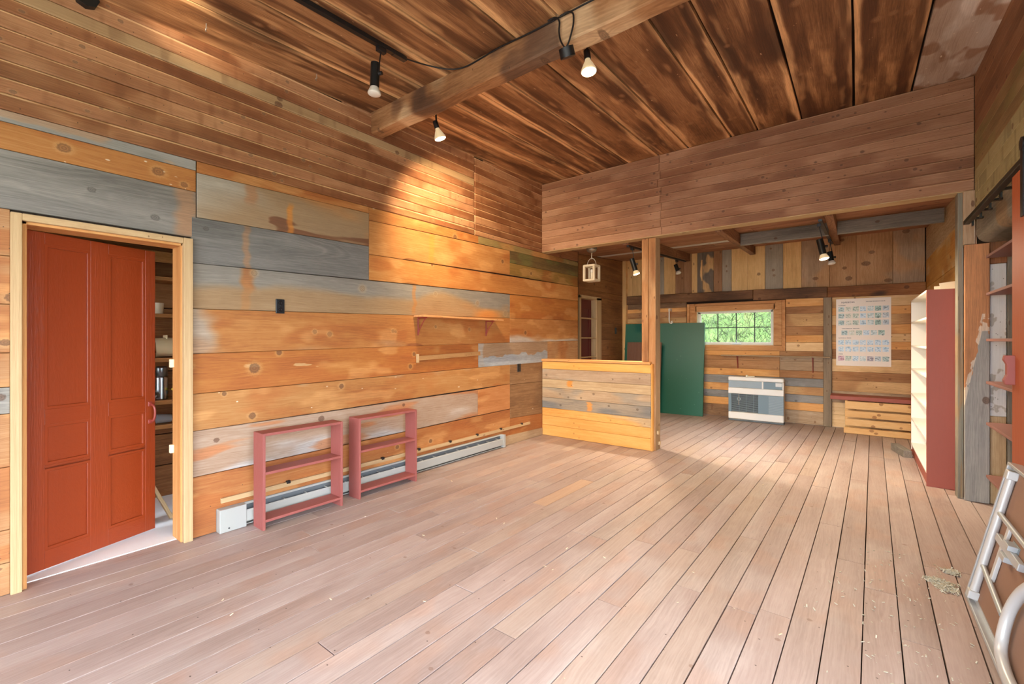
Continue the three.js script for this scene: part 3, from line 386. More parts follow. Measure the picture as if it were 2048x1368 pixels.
// ---------------------------------------------------------------- far room ceiling, joists
{
  const cf = structure('ceiling_far', 'sloping brown board ceiling of the far room', 'ceiling');
  const t = Math.atan(0.07);
  mesh('roof_deck', (() => { const g = new THREE.BoxGeometry(5.1, 0.1, 3.38); g.rotateX(t); g.translate(-1.5, ceilFarY(-7.36) + 0.1, -7.36); return g; })(), backing, cf);
  const mats = shades(wood({ Wm: 0.22, pal: [[110, 68, 44], [148, 98, 66], [178, 132, 96]], knots: 5, gc: 0.8, bc: 0.8 }), [1, 0.93, 1.05]), white = wood({ Wm: 0.2, pal: [[176, 164, 152], [202, 194, 186], [222, 216, 210]], gc: 0.4, bc: 0.8, knots: 2 });
  let z = -5.69, i = 0;
  while (z > -8.88) {
    const w = i === 8 ? 0.2 : rr(0.19, 0.3), z1 = Math.max(-8.895, z - w), zm = (z + z1) / 2, isW = i === 8;
    for (const [x0, x1, m] of isW ? [[-3.85, -1.35, white], [-1.35, 0.82, mats[0]]] : [[-3.87, rr(-2.2, -0.6), null], [0, 0, null]].map((q, k, all) => k ? [all[0][1], 0.82, pick(mats)] : [q[0], q[1], pick(mats)])) {
      const o = plank(cf, 'front', 0, rect(x0, x1, -(z - z1) / 2, (z - z1) / 2), m, { T: 0.022, name: 'ceiling_board' });
      o.rotation.set(Math.PI / 2 + t, 0, 0); o.position.set((x0 + x1) / 2, ceilFarY(zm), zm);
    }
    z = z1; i++;
  }
  // joists
  const J = (x0, x1, z0, z1, h, w, m, name, label) => {
    const L = Math.hypot(z1 - z0, x1 - x0), g = rbx(-w / 2, w / 2, -h, 0, -L / 2, L / 2, 0.006, 1); const uv = g.attributes.uv, p = g.attributes.position, nn = g.attributes.normal;
    for (let k = 0; k < uv.count; k++) uv.setXY(k, p.getZ(k) / LM, Math.abs(nn.getX(k)) > 0.5 ? 0.5 + (p.getY(k) + h / 2) / 0.3 : 0.5 + p.getX(k) / 0.3);
    const o = mesh(name, g, m); tag(o, label, 'joist', null, 'structure'); o.position.set((x0 + x1) / 2, ceilFarY((z0 + z1) / 2) - 0.001, (z0 + z1) / 2); o.rotation.order = 'YXZ'; o.rotation.set(Math.atan(0.07), Math.atan2(-(x1 - x0), -(z1 - z0)) , 0); return o;
  };
  const jm = wood({ Wm: 0.14, pal: [[84, 52, 30], [122, 80, 50], [160, 118, 82]], knots: 4, gc: 0.9 });
  J(-1.30, -1.455, -5.70, -8.84, 0.14, 0.085, jm, 'ceiling_joist', 'brown ceiling joist in the middle of the far room');
  J(-0.235, -0.25, -5.70, -8.84, 0.13, 0.08, jm, 'ceiling_joist', 'brown ceiling joist beside the lit track lamp by the poster');
  J(-2.47, -2.56, -5.70, -8.84, 0.14, 0.085, jm, 'ceiling_joist', 'dark ceiling joist behind the post carrying a black track');
  const gb = wood({ Wm: 0.2, pal: [[84, 82, 76], [116, 112, 104], [146, 140, 130]], knots: 5, gc: 0.9, bc: 0.8 });
  for (const [a, b] of [[-1.31, -0.285], [-0.2, 0.785]]) { const o = plank(cf, 'front', -6.99, rect(a, b, 2.735, 2.90), gb, { T: 0.05, c: 0.005, name: 'cross_brace' }); }
}

// ---------------------------------------------------------------- right wall
{
  const wr = structure('wall_right', 'right wall with narrow shiplap above a heavy log lintel and a sliding-door track', 'wall');
  mesh('backing', [bx(0.834, 0.95, 2.44, 3.95, -5.66, ZB), bx(0.834, 0.95, 0, 2.44, -3.85, -1.66), bx(0.834, 0.95, 2.36, 2.44, -1.66, 2.1), bx(0.834, 0.95, 0, 2.44, 2.1, ZB), bx(1.2, 1.3, 0, 2.6, -5.66, -3.75), bx(0.834, 1.3, 0, 2.44, -3.85, -3.75), bx(0.95, 1.3, 2.44, 2.6, -5.66, -3.75)], backing, wr);
  const sh = shades(wood({ Wm: 0.1, h: 80, pal: [[110, 90, 58], [146, 122, 82], [174, 152, 110]], gc: 0.7, bc: 0.8, knots: 4, kr: [0.006, 0.012], stains: [{ col: [132, 124, 76], thr: 0.5, soft: 0.2, amt: 0.6, fx: 8, fy: 6 }] }), [1, 0.93, 1.06]);
  const shb = shades(wood({ Wm: 0.1, h: 80, pal: [[104, 70, 46], [140, 100, 70], [168, 130, 98]], gc: 0.7, bc: 0.8, knots: 4 }), [1, 0.94, 1.05]);
  const shg = shades(wood({ Wm: 0.1, h: 80, pal: [[128, 120, 80], [160, 152, 108], [180, 174, 132]], gc: 0.6, bc: 0.8, knots: 3, across: 0.3, acol: [84, 80, 54] }), [1, 1.04]);
  for (let i = 0; i < 12; i++) { const y0 = 2.45 + i * 0.105; if (y0 > 3.66) break;
    const y1 = y0 + 0.105, zc = (y) => ZH + (3.70 - y) / 0.04, far = -ZH * -1; // under the sloping ceiling
    const m = i < 4 ? pick(shg) : i < 7 ? pick(sh) : pick(shb), a1 = Math.min(ZB, zc(y0 + 0.02)), k = Math.min(zc(y1), a1);
    if (a1 - ZH < 0.2) continue;
    const pts = k >= a1 - 0.01 ? rect(ZH, a1, y0, y1) : k <= ZH + 0.05 ? [[ZH, y0], [a1, y0], [a1, Math.max(y0 + 0.01, Math.min(y1, ceilY(a1)))], [ZH, Math.min(y1, ceilY(ZH))]] : [[ZH, y0], [a1, y0], [a1, Math.max(y0 + 0.01, Math.min(y1, ceilY(a1)))], [k, y1], [ZH, y1]];
    plank(wr, 'right', XR, pts, m, { T: 0.024, c: 0.003, gap: 0.0006, name: 'shiplap_board' });
  }
  const lo = brownBoard;
  for (let i = 0; i < 8; i++) { plank(wr, 'right', XR, rect(-3.85, -1.66, i * 0.305 + 0.002, (i + 1) * 0.305), lo, { name: 'wall_board' }); plank(wr, 'right', XR, rect(2.1, ZB, i * 0.305 + 0.002, (i + 1) * 0.305), lo, { name: 'wall_board' }); }
  // recess beside the far room: log lintel, uprights
  const lg = wood({ Wm: 0.3, pal: [[98, 96, 86], [130, 126, 112], [158, 152, 134]], knots: 4, gc: 0.9, bc: 0.8, stains: [{ col: [150, 118, 80], thr: 0.6, soft: 0.15, amt: 0.6 }] });
  const log = (() => { const s = new THREE.Shape(); s.moveTo(0, 0.20); s.lineTo(0, 0.06); s.quadraticCurveTo(0.005, 0.0, 0.06, -0.01); s.lineTo(0.2, -0.01); s.lineTo(0.24, 0.04); s.lineTo(0.24, 0.2); const g = new THREE.ExtrudeGeometry(s, { depth: 1.7, bevelEnabled: true, bevelSize: 0.012, bevelThickness: 0.015, bevelSegments: 2, steps: 10 }); const p = g.attributes.position, uv = g.attributes.uv; for (let i = 0; i < p.count; i++) { const z = p.getZ(i); p.setY(i, p.getY(i) + (p.getY(i) < 0.1 ? 0.018 * Math.sin(z * 3.1 + 0.6) : 0)); uv.setXY(i, z / LM, clamp(0.2 + p.getY(i) * 2 + p.getX(i) * 0.5, 0.02, 0.98)); } g.computeVertexNormals(); return g; })();
  const lm = mesh('log_lintel', log, lg, wr); lm.position.set(0.83, 2.245, -5.51);
  const up = (x0, x1, z, y0, y1, m, name, T = 0.03) => plank(wr, 'upright', z, rect(y0, y1, -x1, -x0), m, { T, name, c: 0.004 });
  const peel = (u, v) => clamp((u - (0.85 + 0.65 * Math.min(1, (1 - v) / 0.7))) * 4, -0.9, 0.5);
  plank(wr, 'upright', -5.505, rect(0, 2.23, -0.898, -0.742), wood({ Wm: 0.17, h: 128, pal: [[124, 124, 122], [154, 154, 150], [180, 178, 172]], knots: 2, cath: 0.1, gc: 0.8, stains: [{ col: [186, 126, 80], thr: 0.5, soft: 0.06, amt: 0.9, fx: 40, fy: 20, where: peel }, { col: [218, 206, 188], thr: 0.56, soft: 0.06, amt: 0.85, fx: 60, fy: 22, s: 5, where: (u, v) => { const p = peel(u, v); return p > -0.1 && p < 0.35 ? 0.1 : p < 0.5 && p > 0 ? -0.02 : -0.5; } }] }), { T: 0.03, c: 0.004, u0: 0, flip: false, name: 'wide_board' });
  const wp = wood({ Wm: 0.1, pal: [[190, 192, 190], [214, 216, 214], [230, 232, 230]], gc: 0.4, bc: 0.6, knots: 2, nails: 30, stains: [{ col: [166, 160, 148], thr: 0.64, soft: 0.06, amt: 0.7, fx: 60, fy: 18 }] });
  up(0.898, 1.0, -5.53, 0.75, 2.05, wp, 'white_board'); up(0.898, 1.0, -5.53, 0, 0.75, tanBoard, 'lower_board'); up(0.898, 1.06, -5.53, 2.05, 2.26, lo, 'upper_board');
  up(1.0, 1.06, -5.515, 0, 2.1, lg, 'stud', 0.06); up(1.06, 1.2, -5.54, 0, 2.3, lo, 'end_board');
  up(0.735, 0.812, -5.515, 2.23, 2.70, shades(tanBoard, [[0.98, 0.96, 1.08]])[0], 'post_head', 0.12);
  up(0.703, 0.742, -5.54, 0, 2.70, lg, 'post_edge', 0.13);
  up(0.742, 0.834, -5.60, 0, 2.70, lo, 'post_core', 0.07);
  for (let i = 0; i < 8; i++) plank(wr, 'right', 1.19, rect(-5.55, -3.85, i * 0.29 + 0.002, i * 0.29 + 0.29), i % 3 === 1 ? wp : lo, { name: 'recess_board' });
  // far room's right wall
  mesh('backing', bx(0.825, 0.98, 0, 3.4, -8.9, -5.66), backing, wr);
  const yl = shades(wood({ Wm: 0.4, pal: [[168, 116, 46], [200, 148, 70], [216, 176, 104]], knots: 4, gc: 0.6, bc: 0.8, stains: [{ col: [206, 190, 150], thr: 0.56, soft: 0.2, amt: 0.6 }] }), [1, 1.04]);
  const ys = [0, 0.5, 0.98, 1.45, 1.86, 2.16, 2.56]; for (let i = 0; i < ys.length - 1; i++) plank(wr, 'right', XRF, rect(-8.88, -5.68, ys[i] + 0.002, ys[i + 1]), yl[i % 2], { name: 'wall_board' });
  plank(wr, 'right', XRF, [[-8.88, 2.56], [-5.68, 2.56], [-5.68, 2.82], [-8.88, 3.04]], tanBoard, { name: 'wall_board' });
}

// ---------------------------------------------------------------- rear wall (behind the camera) with its open barn doorway
{
  const wb = structure('wall_rear', 'rear wall with a wide open barn doorway', 'wall');
  mesh('backing', [bx(-3.9, -2.7, 0, 3.9, ZB + 0.03, ZB + 0.15), bx(0.5, 0.95, 0, 3.9, ZB + 0.03, ZB + 0.15), bx(-2.7, 0.5, 2.7, 3.9, ZB + 0.03, ZB + 0.15)], backing, wb);
  const m = brownBoard;
  for (let i = 0; i < 13; i++) { const y0 = i * 0.27; if (y0 > 3.3) break; const y1 = Math.min(y0 + 0.27, 3.38);
    if (y1 <= 2.71) { plank(wb, 'back', ZB, rect(2.7, 3.72, y0 + 0.002, y1), m, { name: 'wall_board' }); plank(wb, 'back', ZB, rect(-0.81, -0.5, y0 + 0.002, y1), m, { name: 'wall_board' }); }
    else plank(wb, 'back', ZB, rect(-0.81, 3.72, y0, y1), m, { name: 'wall_board' }); }
}

// ---------------------------------------------------------------- main doorway: frame, door, closet behind it
const jambWood = wood({ Wm: 0.1, h: 64, pal: [[158, 128, 88], [184, 154, 112], [202, 178, 138]], knots: 2, gc: 0.5 });
{
  const tr = structure('trim_1', 'pale pine frame around the red panelled door', 'door frame');
  const P = (plane, d, pts, T, name) => plank(tr, plane, d, pts, jambWood, { T, name, c: 0.004, gap: 0 });
  mesh('casing', rbx(-3.72, -3.672, 0, 2.105, -0.312, -0.268, 0.004), jambWood, tr); mesh('casing', rbx(-3.72, -3.665, 0, 2.105, -1.118, -1.064, 0.004), jambWood, tr); mesh('head_casing', rbx(-3.72, -3.672, 2.065, 2.105, -1.064, -0.312, 0.004), jambWood, tr);
  const jm = wood({ Wm: 0.16, h: 64, pal: [[166, 104, 50], [196, 138, 78], [214, 168, 112]], knots: 2, gc: 0.5 });
  mesh('jamb', rbx(-3.87, -3.70, 0, 2.07, -0.332, -0.308, 0.003), jm, tr); mesh('jamb', rbx(-3.87, -3.70, 0, 2.07, -1.08, -1.055, 0.003), jm, tr); mesh('head_jamb', rbx(-3.87, -3.70, 2.05, 2.078, -1.08, -0.308, 0.003), jm, tr);
  for (const y of [1.205, 0.60]) mesh('strike_plate', rbx(-3.86, -3.83, y, y + 0.06, -1.056, -1.03, 0.006), plain(0xe6d7b2, 0.5), tr);
}
{
  const d = thing('door_1', 'rust-red six-panel wooden door standing ajar', 'door', [-3.85, 0.018, -0.338]);
  d.name = 'door_1'; d.userData.kind = 'structure';
  d.rotation.y = Math.atan2(0.665, -0.236); // local +x runs along the door leaf
  const red = new THREE.MeshPhysicalMaterial({ color: 0x8c3510, roughness: 0.38, clearcoat: 0.15, clearcoatRoughness: 0.4, bumpMap: BUMP, bumpScale: 0.0006 });
  const W = 0.712, H = 2.03, T = 0.038;
  // rails and stiles around the sunk panels; the room face is +z after the turn
  const stile = (x0, x1) => mesh('stile', rbx(x0, x1, 0, H, -T, 0, 0.002, 1), red, d), rail = (x0, x1, y0, y1) => mesh('rail', rbx(x0, x1, y0, y1, -T, 0, 0.002, 1), red, d);
  stile(0, 0.088); stile(0.318, 0.418); stile(0.646, W);
  for (const [a, b] of [[0.088, 0.318], [0.418, 0.646]]) { rail(a, b, 0, 0.11); rail(a, b, 0.60, 0.612); rail(a, b, 0.6, 0.625); rail(a, b, 0.868, 0.962); rail(a, b, 1.96, H);
    for (const [y0, y1] of [[0.11, 0.60], [0.625, 0.868], [0.962, 1.96]]) {
      const pn = mesh('panel', bx(a, b, y0, y1, -T + 0.008, -0.012), red, d); const e = 0.014; // moulding strips
      const s = new THREE.Shape([[a, y0], [b, y0], [b, y1], [a, y1]].map((p) => new THREE.Vector2(...p))); s.holes.push(new THREE.Path([[a + e, y0 + e], [a + e, y1 - e], [b - e, y1 - e], [b - e, y0 + e]].map((p) => new THREE.Vector2(...p))));
      const g = new THREE.ExtrudeGeometry(s, { depth: 0.006, bevelEnabled: true, bevelSize: 0.004, bevelThickness: 0.004, bevelSegments: 2 }); g.translate(0, 0, -0.012); mesh('moulding', g, red, pn);
    } }
  const hm = plain(0x8e3a30, 0.3), hd = mesh('handle', [rbx(0.662, 0.69, 0.90, 0.935, 0, 0.008), rbx(0.662, 0.69, 0.775, 0.805, 0, 0.008), tube([[0.676, 0.92, 0.004], [0.678, 0.905, 0.035], [0.682, 0.855, 0.045], [0.678, 0.80, 0.035], [0.676, 0.79, 0.004]], 0.008, 24)], hm, d);
}
{
  const cl = structure('wall_closet_back', 'brown plank back wall of the store room behind the red door', 'wall'), cs = structure('wall_closet_side', 'brown plank side wall of the store room', 'wall'), cf = structure('floor_closet', 'white painted store room floor', 'floor'), cr = structure('wall_closet_end', 'store room end wall with its tall window', 'wall'), ct = structure('ceiling_closet', 'store room ceiling', 'ceiling');
  const br = wood({ Wm: 0.28, pal: [[116, 72, 38], [156, 104, 60], [184, 136, 88]], knots: 4, bc: 0.9 });
  mesh('backing', bx(-5.05, -4.932, 0, 2.6, -1.75, 1.1), backing, cl); mesh('backing', bx(-4.93, -3.86, 0, 2.5, -1.75, -1.622), backing, cs); mesh('backing', bx(-4.93, -3.86, 2.5, 2.6, -1.75, 1.1), backing, ct);
  mesh('backing', [bx(-4.93, -3.86, 0, 0.2, 1.0, 1.1), bx(-4.93, -3.86, 2.3, 2.5, 1.0, 1.1), bx(-4.93, -4.86, 0.2, 2.3, 1.0, 1.1), bx(-3.96, -3.86, 0.2, 2.3, 1.0, 1.1)], backing, cr);
  mesh('floor_slab', bx(-4.93, -3.79, -0.1, 0.004, -1.62, 1.0), plain(0xf0f3f4, 0.5), cf);
  for (let i = 0; i < 9; i++) { plank(cl, 'left', -4.91, rect(-1.0, 1.62, i * 0.28 + 0.005, i * 0.28 + 0.28), br, { name: 'wall_board' }); }
  for (let i = 0; i < 9; i++) plank(cs, 'front', -1.60, rect(-4.91, -3.88, i * 0.28 + 0.005, i * 0.28 + 0.28), br, { name: 'wall_board' });
  const gm = new THREE.MeshPhysicalMaterial({ color: 0xffffff, roughness: 0, transmission: 1, thickness: 0 });
  mesh('window_pane', (() => { const g = new THREE.PlaneGeometry(0.9, 2.1); g.translate(-4.41, 1.25, 1.05); return g; })(), gm, cr);
  // shelves
  const sm = wood({ Wm: 0.25, pal: [[150, 96, 46], [186, 130, 72], [206, 160, 104]], knots: 3 });
  const su = thing('wall_shelving', 'plank store shelves seen through the gap beside the red door', 'shelf', [-4.75, 0, -1.2]);
  for (const [y, h] of [[2.14, 0.09], [1.93, 0.03], [1.62, 0.03], [1.25, 0.035], [0.895, 0.035], [0.69, 0.035]]) mesh(h > 0.05 ? 'shelf_rail' : 'shelf_board', rbx(h > 0.05 ? 0.12 : -0.15, h > 0.05 ? 0.15 : 0.15, y - h, y, -0.395, 0.9, 0.003), sm, su);
  mesh('shelf_upright', [rbx(0.09, 0.15, 0, 2.3, 0.86, 0.9)], sm, su);
  // things on the shelves (front faces about x = -4.6)
  const Z = -1.2;
  const cup = thing('cup', 'cream cup on the upper store shelf behind the red door', 'cup', [-4.66, 1.621, Z + 0.03]); mesh('body', new THREE.LatheGeometry([[0.001, 0], [0.035, 0], [0.04, 0.09], [0.036, 0.09], [0.031, 0.008], [0.001, 0.008]].map((p) => new THREE.Vector2(...p)), 20), plain(0xe4d7b6, 0.4), cup);
  const cream = plain(0xdcc79a, 0.8), roll = thing('fabric_roll', 'cream canvas roll slumped on the store shelf', 'roll', [-4.68, 1.251, Z - 0.05]); mesh('roll_body', (() => { const g = tube([[0, 0.085, -0.11], [0.01, 0.09, 0], [0, 0.085, 0.1]], 0.08, 16, 16); return g; })(), cream, roll); mesh('core_layer', tube([[-0.005, 0.085, -0.125], [0, 0.088, 0], [-0.005, 0.085, 0.115]], 0.045, 10, 14), plain(0x9b6a34, 0.7), roll); mesh('flap', (() => { const g = rbx(-0.05, 0.05, 0.08, 0.19, 0.02, 0.03, 0.004); return g; })(), cream, roll);
  const papers = [[0, 0.018], [0.018, 0.036], [0.06, 0.08]]; papers.forEach(([a, b], i) => { const p = mesh('book', rbx(-4.78, -4.61, 1.252 + a * 0.8, 1.252 + b * 0.8 - 0.001, Z + 0.08, Z + 0.27 - i * 0.03, 0.002), plain([0xe9ebea, 0xb9c6cf, 0xf2f2ee][i], 0.6)); if (i === 2) p.position.y = -0.0192; tag(p, ['white booklet at the bottom of the shelf pile', 'blue-grey booklet in the middle of the shelf pile', 'white booklet on top of the shelf pile'][i], 'book', 'booklets on the store shelf'); });
  const th = thing('thermos_flask', 'stainless steel thermos flask on the store shelf', 'flask', [-4.70, 0.896, Z - 0.005]); mesh('body', new THREE.LatheGeometry([[0.001, 0], [0.042, 0], [0.045, 0.005], [0.045, 0.18], [0.04, 0.2], [0.001, 0.2]].map((p) => new THREE.Vector2(...p)), 28), plain(0xaab0b4, 0.25, { metalness: 0.9 }), th); mesh('cap', new THREE.LatheGeometry([[0.001, 0.2], [0.041, 0.2], [0.041, 0.265], [0.034, 0.28], [0.001, 0.28]].map((p) => new THREE.Vector2(...p)), 28), plain(0x8d9498, 0.3, { metalness: 0.9 }), th);
  const ye = thing('tape_reel', 'yellow rimmed reel lying on the store shelf', 'reel', [-4.64, 0.9, Z - 0.15]); mesh('rim', (() => { const g = new THREE.TorusGeometry(0.085, 0.012, 10, 28); g.rotateX(Math.PI / 2 - 0.35); g.translate(0, 0.05, 0); return g; })(), plain(0xd8b422, 0.5), ye); mesh('disc', (() => { const g = new THREE.CylinderGeometry(0.082, 0.082, 0.012, 24); g.rotateX(-0.35); g.translate(0, 0.046, 0); return g; })(), plain(0x8a857a, 0.6), ye);
  const gr = thing('rolled_mat', 'pale grey rolled mat at the shelf edge behind the door', 'roll', [-4.64, 0.896, Z + 0.115]); mesh('mat', (() => { const s = []; for (let i = 0; i <= 40; i++) { const a = i / 40 * Math.PI * 4, r = 0.018 + 0.022 * i / 40; s.push([0.0, 0.042 + Math.sin(a) * r * 0.9, Math.cos(a) * r * 1.7]); } const pts = s.map((p) => new THREE.Vector2(p[2], p[1])); const out = [...pts, ...pts.slice().reverse().map((p) => new THREE.Vector2(p.x * 0.9, 0.042 + (p.y - 0.042) * 0.88))]; const g = new THREE.ExtrudeGeometry(new THREE.Shape(out), { depth: 0.2, bevelEnabled: false }); g.rotateY(Math.PI / 2); g.translate(-0.18, 0, 0); return g; })(), plain(0xc5c9c6, 0.7), gr);
  const mu = thing('grey_mug', 'grey mug lying on the lowest store shelf', 'cup', [-4.66, 0.691, Z - 0.01]); mesh('body', (() => { const g = new THREE.LatheGeometry([[0.001, 0], [0.034, 0], [0.04, 0.1], [0.036, 0.1], [0.03, 0.006], [0.001, 0.006]].map((p) => new THREE.Vector2(...p)), 20); g.rotateX(Math.PI / 2 - 0.05); g.translate(0, 0.041, -0.05); return g; })(), plain(0x9aa0a2, 0.5), mu);
  // planks leaning in the store room
  const lean = (x, z, x2, z2, y2, w, t, m, label) => { const a = V(x, 0.012, z), b = V(x2, y2, z2), L = a.distanceTo(b), g = rbx(-w / 2, w / 2, 0, L, -t / 2, t / 2, 0.003), o = mesh('leaning_plank', g, m); o.position.copy(a); o.quaternion.setFromUnitVectors(V(0, 1, 0), b.clone().sub(a).normalize()); tag(o, label, 'plank'); };
  lean(-4.24, -1.15, -4.44, -0.86, 0.75, 0.05, 0.022, jambWood, 'pale lath leaning in the store room doorway');
  lean(-4.28, -1.02, -4.5, -0.82, 0.72, 0.14, 0.025, greyBoard, 'weathered grey plank leaning behind the pale lath');
}

// ---------------------------------------------------------------- far room doorway with a dark red door
{
  const tr = structure('trim_2', 'pale wooden frame with three thin bars around the dark red far door', 'door frame');
  const x = XLF;
  mesh('jamb', rbx(x - 0.12, x + 0.02, 0, 2.19, -7.0, -6.955, 0.003), jambWood, tr); mesh('jamb', rbx(x - 0.12, x + 0.02, 0, 2.19, -7.79, -7.60, 0.003), jambWood, tr); mesh('head', rbx(x - 0.12, x + 0.02, 2.145, 2.2, -7.79, -6.955, 0.003), jambWood, tr);
  for (const y of [1.79, 1.437, 1.09]) mesh('bar', rbx(x - 0.02, x + 0.012, y - 0.012, y + 0.012, -7.62, -6.99, 0.004), jambWood, tr);
  const d = thing('door_2', 'dark maroon door seen through the barred far doorway', 'door', [x - 0.11, 0.01, -7.3]); d.name = 'door_2'; d.userData.kind = 'structure';
  const m = plain(0x5e1c1c, 0.4); mesh('leaf', bx(-0.04, 0, 0, 2.14, -0.31, 0.31), m, d); mesh('stile', bx(0, 0.012, 0, 2.14, 0.2, 0.31), m, d); mesh('stile', bx(0, 0.012, 0, 2.14, -0.31, -0.2), m, d); mesh('rail', bx(0, 0.012, 1.96, 2.14, -0.2, 0.2), m, d); mesh('rail', bx(0, 0.012, 0, 0.2, -0.2, 0.2), m, d); mesh('rail', bx(0, 0.012, 0.9, 1.05, -0.2, 0.2), m, d);
}

// ---------------------------------------------------------------- ceiling beam
{
  const m = wood({ Wm: 0.2, h: 128, pal: [[118, 78, 44], [164, 118, 76], [200, 162, 120]], knots: 7, kcol: [96, 66, 44], gc: 0.7, bc: 1.0, nails: 6, stains: [{ col: [206, 178, 140], thr: 0.5, soft: 0.2, amt: 0.7, fx: 10, fy: 6 }, { col: [78, 54, 40], thr: 0.6, soft: 0.15, amt: 0.7, fx: 12, fy: 7, s: 8 }] });
  const n = 30, pos = [], uv = [], idx = [], x0 = -3.72, x1 = 0.83, top = ceilY(-2.66) + 0.02;
  const prof = (x) => { const w = (a, p) => a * (Math.sin(x * 3.1 + p) + 0.6 * Math.sin(x * 7.7 + p * 2)); const zf = -2.588 + w(0.006, 0), zb = -2.745 + w(0.006, 2), yb = 3.388 + w(0.006, 4); return [[zf, top], [zf, yb + 0.012], [zf - 0.012, yb], [zb + 0.03, yb + w(0.004, 1)], [zb, yb + 0.03], [zb, top]]; };
  for (let i = 0; i <= n; i++) { const x = x0 + (x1 - x0) * i / n, p = prof(x); let acc = 0; p.forEach((q, k) => { if (k) acc += Math.hypot(q[0] - p[k - 1][0], q[1] - p[k - 1][1]); pos.push(x, q[1], q[0]); uv.push(x / LM, clamp(acc / 0.58, 0.01, 0.99)); }); }
  for (let i = 0; i < n; i++) for (let k = 0; k < 5; k++) { const a = i * 6 + k, b = a + 6; idx.push(a, a + 1, b, a + 1, b + 1, b); }
  const g = new THREE.BufferGeometry(); g.setAttribute('position', new THREE.Float32BufferAttribute(pos, 3)); g.setAttribute('uv', new THREE.Float32BufferAttribute(uv, 2)); g.setIndex(idx); const g2 = g.toNonIndexed(); g2.computeVertexNormals();
  tag(mesh('ceiling_beam', g2, m), 'rough hewn tan beam crossing below the plank ceiling', 'beam', null, 'structure');
}

// ---------------------------------------------------------------- track lights
const black = plain(0x141517, 0.45), blackSatin = plain(0x1b1f20, 0.35, { metalness: 0.3 });
const glass = plain(0xdad5ca, 0.35), lampGlass = new THREE.MeshStandardMaterial({ color: 0xd8bf8e, emissive: new THREE.Color(1, 0.8, 0.5), emissiveIntensity: 0.022, roughness: 0.3 });
const glow = new THREE.MeshStandardMaterial({ color: 0xfff3dc, emissive: new THREE.Color(1, 0.82, 0.55), emissiveIntensity: 1.2, roughness: 0.4 });
const cord = (name, label, pts, r = 0.006, n = 60) => tag(mesh(name, tube(pts, r, n, 6), black), label, 'cable');
// a bulb at the origin pointing down -y: neck, reflector, face
function bulb(parent, at, dir, lit, power, angle, neck = true, size = 1) {
  const q = new THREE.Quaternion().setFromUnitVectors(V(0, -1, 0), V(...dir).normalize());
  const place = (g) => { g.scale(size, size, size); g.applyQuaternion(q); g.translate(...at); return g; };
  const L = (p) => new THREE.LatheGeometry(p.map((a) => new THREE.Vector2(...a)), 24);
  if (neck) mesh('socket', place(L([[0.001, 0.055], [0.02, 0.055], [0.021, 0.0], [0.018, -0.002], [0.001, -0.002]])), black, parent);
  const b = mesh('bulb', place(L([[0.016, 0.0], [0.018, -0.012], [0.03, -0.035], [0.046, -0.072], [0.047, -0.08], [0.044, -0.084]].reverse())), lit ? lampGlass : glass, parent);
  mesh('bulb_face', place(L([[0.0445, -0.083], [0.036, -0.089], [0.02, -0.0925], [0.0005, -0.0935]].reverse())), lit ? glow : glass, b);
  if (lit) {
    const d = V(...dir).normalize(), sp = new THREE.SpotLight(new THREE.Color(1, 0.80, 0.56), power * SPOT, 0, angle, 1, 2), p = V(...at).add(d.clone().multiplyScalar(0.105 * size));
    sp.name = 'bulb_light'; sp.position.copy(p); sp.target.position.copy(p.clone().add(d)); sp.castShadow = true; sp.shadow.radius = 1.5; parent.add(sp, sp.target);
  }
}
// cylinder head on a stem: mount point, pivot, direction
function head(label, mount, top, dir, { lit = false, power = 0, angle = 0.7, small = false } = {}) {
  const t = thing('track_lamp', label, 'track lamp', [0, 0, 0], 'black cylinder track lamps');
  const d = V(...dir).normalize(), T = V(...top), e = T.clone().add(d.clone().multiplyScalar(small ? 0.15 : 0.175));
  mesh('adapter', rbx(mount[0] - 0.018, mount[0] + 0.018, mount[1] - 0.035, mount[1], mount[2] - 0.035, mount[2] + 0.035), black, t);
  mesh('stem', [rod([mount[0], mount[1] - 0.02, mount[2]], [T.x + 0.03, T.y - 0.02, T.z - 0.01], 0.005, 8), rod([T.x + 0.03, T.y - 0.015, T.z - 0.01], V(T.x + 0.03, T.y, T.z - 0.01).add(d.clone().multiplyScalar(0.09)).toArray(), 0.006, 8)], black, t);
  mesh('housing', rod(T.toArray(), e.toArray(), 0.033, 20), blackSatin, t);
  const k = T.clone().add(d.clone().multiplyScalar(0.08)); mesh('knob', rod([k.x + 0.03, k.y, k.z - 0.01], [k.x + 0.055, k.y, k.z - 0.02], 0.014, 12), black, t);
  bulb(t, e.clone().add(d.clone().multiplyScalar(small ? -0.06 : -0.035)).toArray(), dir, lit, power, angle, false); return t;
}
